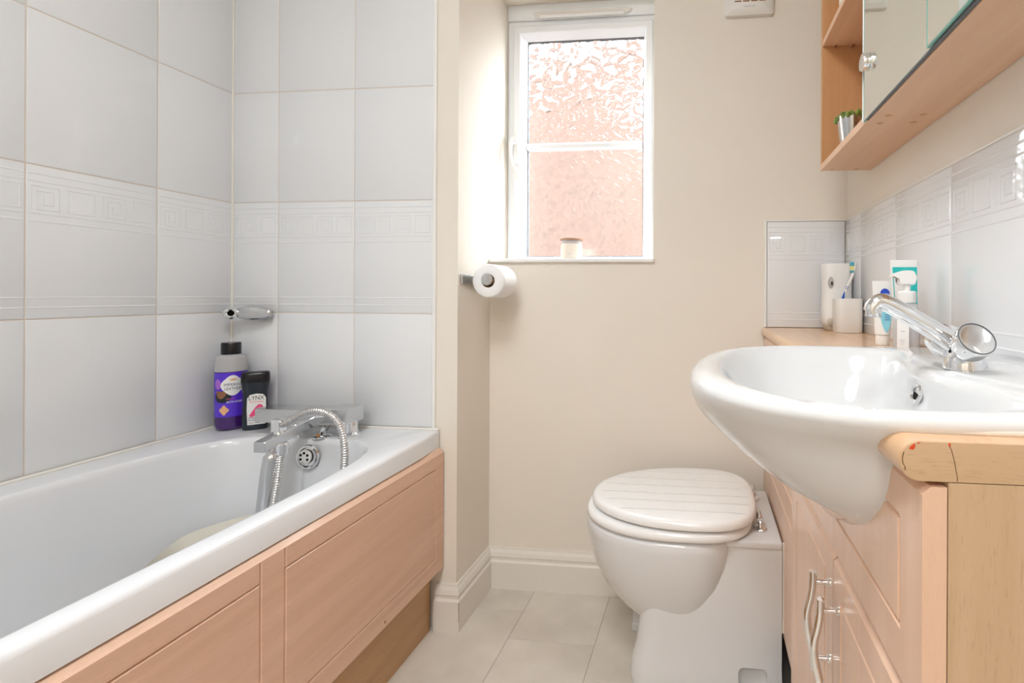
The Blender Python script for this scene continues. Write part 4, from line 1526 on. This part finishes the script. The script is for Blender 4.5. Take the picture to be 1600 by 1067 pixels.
for s, ax_ in ((-1, Vector((0.05, -0.80, 0.55))), (1, Vector((0.05, 0.86, 0.42)))):
    ax_.normalize()
    c = TP + Vector((-0.012, -0.014 if s < 0 else 0.004, 0.019)) + ax_ * 0.012
    bm = B()
    lathe(bm, [(0.011, -0.014), (0.013, -0.006), (0.0162, 0.000), (0.0192, 0.008), (0.0202, 0.020), (0.0200, 0.0235), (0.0190, 0.0245)], 40, at(c, ax_))
    kn = obj('knob', bm, 'chrome', tp, 45)
    bm = B()
    lathe(bm, [(0.0194, 0.0238), (0.0194, 0.0250), (0.0188, 0.0256), (0.0183, 0.0250), (0.0183, 0.0238)], 40, at(c, ax_), False, False)
    obj('knob_rim', bm, 'rubber', kn, 40)
    bm = B()
    lathe(bm, [(0.0, 0.0240), (0.0183, 0.0240), (0.0183, 0.0243), (0.014, 0.0248), (0.008, 0.0252), (0.0, 0.0254)], 40, at(c, ax_))
    obj('knob_cap', bm, 'chrome', kn, 60)
obj('screw_cover', lathe(B(), [(0, 0), (0.0042, 0), (0.0040, 0.001), (0, 0.0015)], 14, at(TP + Vector((-0.0215, -0.0145, 0.0235)), (-0.7, -0.6, 0.1))), 'black_plastic', tp)

# ---------------------------------------------------------------- air freshener
af = thing('air_freshener', (0.392, 1.478, WT), 'tall white automatic air freshener dispenser in the splashback corner', 'air freshener')


def ovl(cx_, cy_, hw, hd_, z, e=2.8, n=48):
    out = []
    for k in range(n):
        t = 2 * math.pi * k / n
        c, s = math.cos(t), math.sin(t)
        out.append(Vector((cx_ + hw * math.copysign(abs(c) ** (2 / e), c), cy_ + hd_ * math.copysign(abs(s) ** (2 / e), s), z)))
    return out


z0 = WT
bm = B()
rings(bm, [ovl(0.392, 1.480, hw, hd_, z0 + z) for z, hw, hd_ in ((0.010, 0.028, 0.026), (0.013, 0.035, 0.032), (0.022, 0.041, 0.037), (0.036, 0.0440, 0.039), (0.06, 0.0432, 0.0385), (0.11, 0.0405, 0.036), (0.16, 0.0415, 0.036), (0.192, 0.0430, 0.037), (0.1955, 0.0425, 0.0365), (0.1965, 0.041, 0.035))])
shell = obj('shell', bm, 'white_plastic', af, 50)
obj('base', (lambda b: (rings(b, [ovl(0.392, 1.480, 0.032, 0.029, z0 + 0.0005), ovl(0.392, 1.480, 0.036, 0.032, z0 + 0.004), ovl(0.392, 1.480, 0.038, 0.034, z0 + 0.0125)]), b)[1])(B()), 'beige_plastic', af, 40)
FA = Vector((0.360, 1.4455, 0))
fdir = Vector((-0.35, -1, 0)).normalized()
fr_ = Vector((0, 0, 1)).cross(fdir)
bm = flat_poly([(0.0085 * math.copysign(abs(math.cos(t)) ** 1.3, math.cos(t)), 0.0165 * math.sin(t)) for t in [2 * math.pi * k / 28 for k in range(28)]])
hole = obj('nozzle_recess', on_plane(bm, Vector((0.3665, 1.4440, z0 + 0.141)), -fr_ if fr_.x < 0 else fr_, (0, 0, 1), 0.0), 'print_grey', shell)
bm = flat_poly([(0.003 * math.cos(t) + 0.003, 0.006 * math.sin(t) - 0.003) for t in [2 * math.pi * k / 16 for k in range(16)]])
obj('nozzle', on_plane(bm, Vector((0.3665, 1.4440, z0 + 0.141)), fr_, (0, 0, 1), 0.0005), 'print_black', hole)
obj('button', lathe(B(), [(0.0, 0.0), (0.0085, 0.0), (0.0085, 0.0015), (0.0075, 0.0022), (0, 0.0022)], 24, at((0.3650, 1.4418, z0 + 0.028), fdir)), 'beige_plastic', shell, 40)

# ---------------------------------------------------------------- tooth mug and brush
mug = thing('tooth_mug', (0.400, 1.398, WT), 'square rounded off-white tooth mug on the worktop corner', 'mug')
bm = B()
rings(bm, [ovl(0.400, 1.398, h_, h_, WT + z, 4.2) for h_, z in ((0.0345, 0.0005), (0.0355, 0.002), (0.0358, 0.05), (0.0358, 0.091), (0.0348, 0.0945), (0.0330, 0.0945), (0.0318, 0.091), (0.0315, 0.012))])
obj('shell', bm, 'warm_plastic', mug, 50)
tb = thing('toothbrush', (0.388, 1.404, WT + 0.013), 'blue and white toothbrush standing in the mug', 'toothbrush')
bm = B()
hp = spline([(0.382, 1.408, WT + 0.014), (0.389, 1.405, 0.955), (0.391, 1.400, 0.985), (0.398, 1.394, 1.012), (0.408, 1.388, 1.038), (0.415, 1.386, 1.062), (0.417, 1.386, 1.080)], 8)
tube(bm, hp, lambda t: (0.0055 - 0.002 * t, 0.0048 - 0.0018 * t) if t < 0.8 else (0.0055, 0.0028), 12)
obj('handle', bm, 'white_plastic', tb, 60)
bm = B()
tube(bm, [p + Vector((-0.0022, -0.0028, 0)) for p in spline([(0.388, 1.405, 0.955), (0.3905, 1.401, 0.98), (0.395, 1.397, 1.003)], 6)], lambda t: 0.0046 * math.sin(math.pi * (0.08 + 0.9 * (1 - (1 - t) * 0.55))) + 0.0006, 12)
obj('grip', bm, 'blue_rubber', tb, 60)
for k, z in enumerate((1.008, 1.0125)):
    bm = B()
    lathe(bm, [(0.0045, -0.0008), (0.0047, 0), (0.0045, 0.0008)], 14, at((0.3968 + 0.0017 * k, 1.3948 - 0.001 * k, z), (0.35, -0.2, 1)))
    obj('grip_ring', bm, 'blue_rubber', tb, 60)
for k, (z, m_) in enumerate(((1.0545, 'bristle_teal'), (1.0610, 'bristle_yellow'), (1.0670, 'bristle_yellow'), (1.0735, 'bristle_teal'), (1.0785, 'bristle_teal'))):
    bm = B()
    box(bm, 0.403, 0.4135, 1.3815, 1.3905, z - 0.0027, z + 0.0027, 0.0008, 1)
    obj('bristle_tuft', bm, m_, tb)


# ---------------------------------------------------------------- tubes and pump bottle behind the basin
def squeeze_tube(name, label, cx_, cy_, hw, zcap, ztop, mat_body, capr):
    t = thing(name, (cx_, cy_, WT), label, 'tube')
    b = B()
    rs = []
    for k in range(9):
        u = k / 8
        rs.append(ovl(cx_, cy_, capr * 1.15 * (1 - u) + hw * u if u > 0 else capr * 1.1, max(0.0012, capr * 1.15 * (1 - u ** 1.4)), zcap + (ztop - zcap) * u, 2.0, 32))
    rings(b, rs)
    bod = obj('body', b, mat_body, t, 50)
    b = B()
    lathe(b, [(capr * 0.96, WT + 0.0005), (capr, WT + 0.002), (capr, zcap - 0.001), (capr * 0.9, zcap)], 28, Matrix.Translation((cx_, cy_, 0)))
    obj('cap', b, 'white_plastic', t, 40)
    return t, bod


def face_pt(cx_, cy_, z, off):
    """a point just in front of a tube towards the camera"""
    return Vector((cx_, cy_ - off, z))


t_, bod = squeeze_tube('cream_tube', 'white face cream tube with a blue round logo behind the tap spout', 0.372, 1.050, 0.0215, WT + 0.022, 1.019, 'white_plastic', 0.0135)
face = Vector((0.05, -1, 0)).normalized()
tx = Vector((0, 0, 1)).cross(face); tx = -tx if tx.x < 0 else tx


def print_on(parent, b, x, y, z, m, name, tilt=0.0, n_=None):
    o_ = Vector((x, y, z))
    uy = Vector((0, tilt, 1))
    return obj(name, on_plane(b, o_, tx, uy, 0.0003), m, parent)


lean = 0.095
disc = flat_poly([(0.0095 * math.cos(t), 0.0095 * math.sin(t)) for t in [2 * math.pi * k / 28 for k in range(28)]])
lg = print_on(bod, disc, 0.374, 1.0425, 0.9935, 'print_blue', 'logo', 0.09)
obj('logo_text', on_plane(text_mesh('NIVEA', 0.0058, 0.0165), Vector((0.374, 1.0418, 0.9905)), tx, (0, 0.09, 1), 0.0004), 'print_white', lg)
bl = flat_poly([(0.010 * math.cos(t) + 0.002 * math.sin(2 * t), 0.023 * math.sin(t)) for t in [2 * math.pi * k / 28 for k in range(28)]])
aq = print_on(bod, bl, 0.3745, 1.0368, 0.935, 'print_aqua', 'label_swirl', 0.10)
for k in range(3):
    obj('label_line', on_plane(grid_rect(0.010, 0.0012, 2), Vector((0.376, 1.0362, 0.948 - 0.005 * k)), tx, (0, 0.1, 1), 0.0005), 'print_blue', aq)

t_, bod = squeeze_tube('toothpaste_tube', 'teal and white toothpaste tube behind the pump bottle', 0.388, 0.985, 0.0255, WT + 0.022, 1.058, 'white_plastic', 0.015)
tz = 1.018
teal = flat_poly([(-0.0215, -0.060), (0.0215, -0.060), (0.0235, 0.026), (-0.0235, 0.026)])
tl = obj('label_band', on_plane(teal, Vector((0.388, 0.9770, tz)), tx, (0, 0.10, 1), 0.0), 'print_teal', bod)
wv = flat_poly([(-0.0205, -0.05), (0.004, -0.05), (0.010, -0.012), (0.006, 0.006), (-0.006, 0.013), (-0.0215, 0.008)])
wl_ = obj('label_wave', on_plane(wv, Vector((0.388, 0.9768, tz)), tx, (0, 0.10, 1), 0.0004), 'print_white', tl)
obj('label_text', on_plane(text_mesh('fresh', 0.0135, 0.0400), Vector((0.388, 0.9762, tz - 0.001)), tx, (0, 0.10, 1), 0.0008), 'print_navy', tl)
dot = flat_poly([(0.005 * math.cos(t), 0.005 * math.sin(t)) for t in [2 * math.pi * k / 20 for k in range(20)]])
obj('label_drop', on_plane(dot, Vector((0.376, 0.9764, tz - 0.004)), tx, (0, 0.10, 1), 0.0006), 'print_teal', tl)

pp = thing('pump_bottle', (0.372, 0.930, WT), 'clear pump bottle of lotion with white dispenser head behind the basin', 'bottle')
MP = Matrix.Translation((0.372, 0.930, WT))
bm = B()
lathe(bm, [(0.017, 0.0005), (0.0215, 0.002), (0.0225, 0.008), (0.0225, 0.062), (0.0218, 0.074), (0.0185, 0.086), (0.014, 0.090)], 36, MP)
pbody = obj('body', bm, 'clear_plastic', pp, 50)
obj('liquid', lathe(B(), [(0.016, 0.003), (0.0195, 0.005), (0.0205, 0.010), (0.0205, 0.060), (0.0195, 0.074), (0.0165, 0.082)], 32, MP), 'print_white', pp, 50)
obj('collar', lathe(B(), [(0.0160, 0.0905), (0.0165, 0.0915), (0.0160, 0.1000), (0.0165, 0.1010), (0.0160, 0.1095), (0.013, 0.112)], 32, MP), 'white_plastic', pp, 40)
obj('pump_stem', lathe(B(), [(0.006, 0.1122), (0.006, 0.128)], 16, MP), 'white_plastic', pp, 40)
bm = B()
extrude(bm, [(0.356, 0.920, 1.008), (0.3835, 0.920, 1.008), (0.3875, 0.920, 1.022), (0.3815, 0.920, 1.034), (0.3665, 0.920, 1.035), (0.344, 0.920, 1.0275), (0.344, 0.920, 1.022), (0.358, 0.920, 1.021)], (0, 0.020, 0))
bmesh.ops.bevel(bm, geom=list(bm.edges), offset=0.0018, segments=2, affect='EDGES')
obj('pump_head', bm, 'white_plastic', pp, 40)
bx_ = thing('lotion_carton', (0.3535, 0.9030, WT), 'small white carton standing in front of the pump bottle', 'carton')
bm = B()
extrude(bm, [(0.3445, 0.896, WT + 0.0005), (0.3585, 0.896, WT + 0.0005), (0.3628, 0.896, WT + 0.010), (0.3628, 0.896, WT + 0.056), (0.3585, 0.896, WT + 0.0635), (0.3445, 0.896, WT + 0.0635)], (0, 0.0055, 0))
cbx = obj('card', bm, 'print_white', bx_)
obj('print_text', on_plane(text_mesh('aloe', 0.0040, 0.0070), Vector((0.352, 0.896, WT + 0.040)), (1, 0, 0), (0, 0, 1), 0.0003), 'print_grey', cbx)
for k in range(3):
    obj('print_line', on_plane(grid_rect(0.009 - 0.002 * k, 0.0006, 2), Vector((0.3518, 0.896, WT + 0.024 - 0.0035 * k)), (1, 0, 0), (0, 0, 1), 0.0003), 'print_grey', cbx)

# ---------------------------------------------------------------- mirrored wall cabinet
wcx = thing('mirror_cabinet', (0.38, 0.85, 1.328), 'beech wall cabinet with sliding mirror doors and an open shelf end', 'cabinet')
CX0, CX1, CZ0, CZ1 = 0.314, XR - 0.001, 1.328, 1.99
CY0, CYS, CY1 = 0.33, 0.972, 1.352
T = 0.016
BK = 0.418
obj('bottom_board', box(B(), CX0, CX1, CYS + 0.0005, CY1, CZ0, CZ0 + T), 'beech_cab', wcx)
obj('bottom_board', box(B(), CX0 + 0.0015, CX1, CY0, CYS - 0.0012, CZ0 - 0.0012, CZ0 + T), 'beech_cab', wcx)
obj('top_board', box(B(), CX0, CX1, CY0, CY1, CZ1 - T, CZ1), 'beech_cab', wcx)
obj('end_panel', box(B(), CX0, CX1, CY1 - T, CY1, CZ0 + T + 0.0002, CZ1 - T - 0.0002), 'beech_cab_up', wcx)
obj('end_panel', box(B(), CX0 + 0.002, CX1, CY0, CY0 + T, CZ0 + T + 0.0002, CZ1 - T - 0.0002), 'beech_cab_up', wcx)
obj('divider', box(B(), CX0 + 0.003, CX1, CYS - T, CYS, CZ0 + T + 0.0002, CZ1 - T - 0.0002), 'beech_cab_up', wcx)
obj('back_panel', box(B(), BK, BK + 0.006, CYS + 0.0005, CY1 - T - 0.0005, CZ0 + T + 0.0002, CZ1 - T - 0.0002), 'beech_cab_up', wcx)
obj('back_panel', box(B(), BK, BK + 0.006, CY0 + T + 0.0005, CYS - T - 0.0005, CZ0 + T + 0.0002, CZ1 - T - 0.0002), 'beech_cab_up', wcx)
obj('shelf', box(B(), CX0 + 0.001, BK - 0.0005, CYS + 0.001, CY1 - T - 0.0005, 1.660, 1.660 + T), 'beech_cab', wcx)
for x in (0.348, 0.392):
    obj('shelf_pin', lathe(B(), [(0.003, 0), (0.003, 0.008), (0.002, 0.009)], 10, at((x, CY1 - T, 1.6565), (0, -1, 0))), 'print_brown', wcx)
for x in (0.342, 0.405):
    for y in (CYS + 0.014, CYS - 0.030, CY1 - 0.014):
        obj('screw_cover', lathe(B(), [(0.0, 0.0), (0.0065, 0.0), (0.0062, -0.0006), (0, -0.0008)], 20, Matrix.Translation((x, y, CZ0 if y > CYS else CZ0 - 0.0012))), 'beech_cab_up', wcx, 40)
obj('track', box(B(), CX0 - 0.0045, CX0 + 0.001, CY0 + 0.004, CYS - 0.004, CZ0 + 0.0004, CZ0 + 0.0024), 'rubber', wcx)


def mirror_door(y0, y1, xf):
    b = B()
    box(b, xf, xf + 0.0045, y0, y1, CZ0 + 0.003, CZ1 - 0.006)
    d = obj('mirror_door', b, 'glass_edge', wcx)
    b = B()
    vs = [b.verts.new(p_) for p_ in ((xf - 0.0003, y0 + 0.0015, CZ0 + 0.0045), (xf - 0.0003, y1 - 0.0045, CZ0 + 0.0045), (xf - 0.0003, y1 - 0.0045, CZ1 - 0.0075), (xf - 0.0003, y0 + 0.0015, CZ1 - 0.0075))]
    ve = bmesh.ops.extrude_face_region(b, geom=[b.faces.new(vs)])
    bmesh.ops.translate(b, verts=[g_ for g_ in ve['geom'] if isinstance(g_, bmesh.types.BMVert)], vec=(0.0002, 0, 0))
    obj('mirror_face', b, 'mirror', d)
    return d


m1 = mirror_door(0.690, 0.985, CX0 - 0.003)
m2 = mirror_door(0.335, 0.700, CX0 - 0.0095)
b = B()
box(b, CX0 - 0.0045, CX0 + 0.002, 0.9852, 0.9895, CZ0 + 0.003, CZ1 - 0.006, 0.001)
obj('edge_channel', b, 'white_plastic', m1)
kb = B()
lathe(kb, [(0.0155, 0.0), (0.0165, 0.001), (0.0165, 0.0105), (0.0155, 0.012), (0, 0.0127)], 36, at((CX0 - 0.0034, 0.960, 1.437), (-1, 0, 0)))
obj('knob', kb, 'chrome', m1, 40)

# plant pot on the lower shelf
pl = thing('potted_succulent', (0.352, 1.195, CZ0 + T), 'small green succulent in a shiny steel pot on the lower cabinet shelf', 'plant')
MPL = Matrix.Translation((0.352, 1.195, CZ0 + T))
obj('pot', lathe(B(), [(0.0255, 0.0005), (0.0265, 0.002), (0.0355, 0.070), (0.0360, 0.0715), (0.0345, 0.0715), (0.0335, 0.064), (0, 0.064)], 40, MPL), 'steel_pot', pl, 50)
rnd = random.Random(3)
for k in range(46):
    a = k * 2.39996
    rr_ = 0.034 * math.sqrt(k / 46)
    bm = B()
    base = MPL @ Vector((rr_ * math.cos(a), rr_ * math.sin(a), 0.064 + 0.005 * (1 - rr_ / 0.034)))
    dirv = Vector((math.cos(a) * (0.25 + rr_ * 30), math.sin(a) * (0.25 + rr_ * 30), 1.0)).normalized()
    Lf = rnd.uniform(0.012, 0.019)
    tube(bm, [base + dirv * (Lf * t / 5) for t in range(6)], lambda t: 0.0052 * math.sin(math.pi * (0.2 + 0.75 * t)) + 0.0004, 8)
    obj('leaf', bm, 'succulent', pl, 180)
# white jar on the upper shelf
jr = thing('white_jar', (0.352, 1.190, 1.676), 'white rounded jar on the upper open cabinet shelf', 'jar')
MJ = Matrix.Translation((0.352, 1.190, 1.676))
obj('jar', lathe(B(), [(0.024, 0.0005), (0.030, 0.004), (0.033, 0.016), (0.033, 0.046), (0.029, 0.052)], 36, MJ), 'white_plastic', jr, 60)
obj('lid', lathe(B(), [(0.030, 0.0525), (0.0315, 0.054), (0.0315, 0.066), (0.029, 0.069), (0, 0.070)], 36, MJ), 'white_plastic', jr, 50)

# ---------------------------------------------------------------- landing lamp: unseen, added as fill from behind the camera
hl = thing('landing_fill_lamp', (-0.22, -1.15, ZC), 'added unseen white ceiling lamp giving fill light from the landing', 'lamp')
obj('housing', lathe(B(), [(0.0, 2.335), (0.235, 2.335), (0.235, 2.29), (0.245, 2.29), (0.245, 2.359), (0.0, 2.359)], 48, Matrix.Translation((-0.22, -1.15, 0)), False, False), 'white_plastic', hl, 40)

# ---------------------------------------------------------------- ceiling lamp (the lamp light sits in its open face)
lf = thing('ceiling_lamp', (-0.36, 0.10, ZC), 'flat round white ceiling lamp above the bathroom', 'lamp')
obj('housing', lathe(B(), [(0.0, 2.34), (0.30, 2.34), (0.30, 2.30), (0.31, 2.30), (0.31, 2.359), (0.0, 2.359)], 48, Matrix.Translation((-0.36, 0.10, 0)), False, False), 'white_plastic', lf, 40)
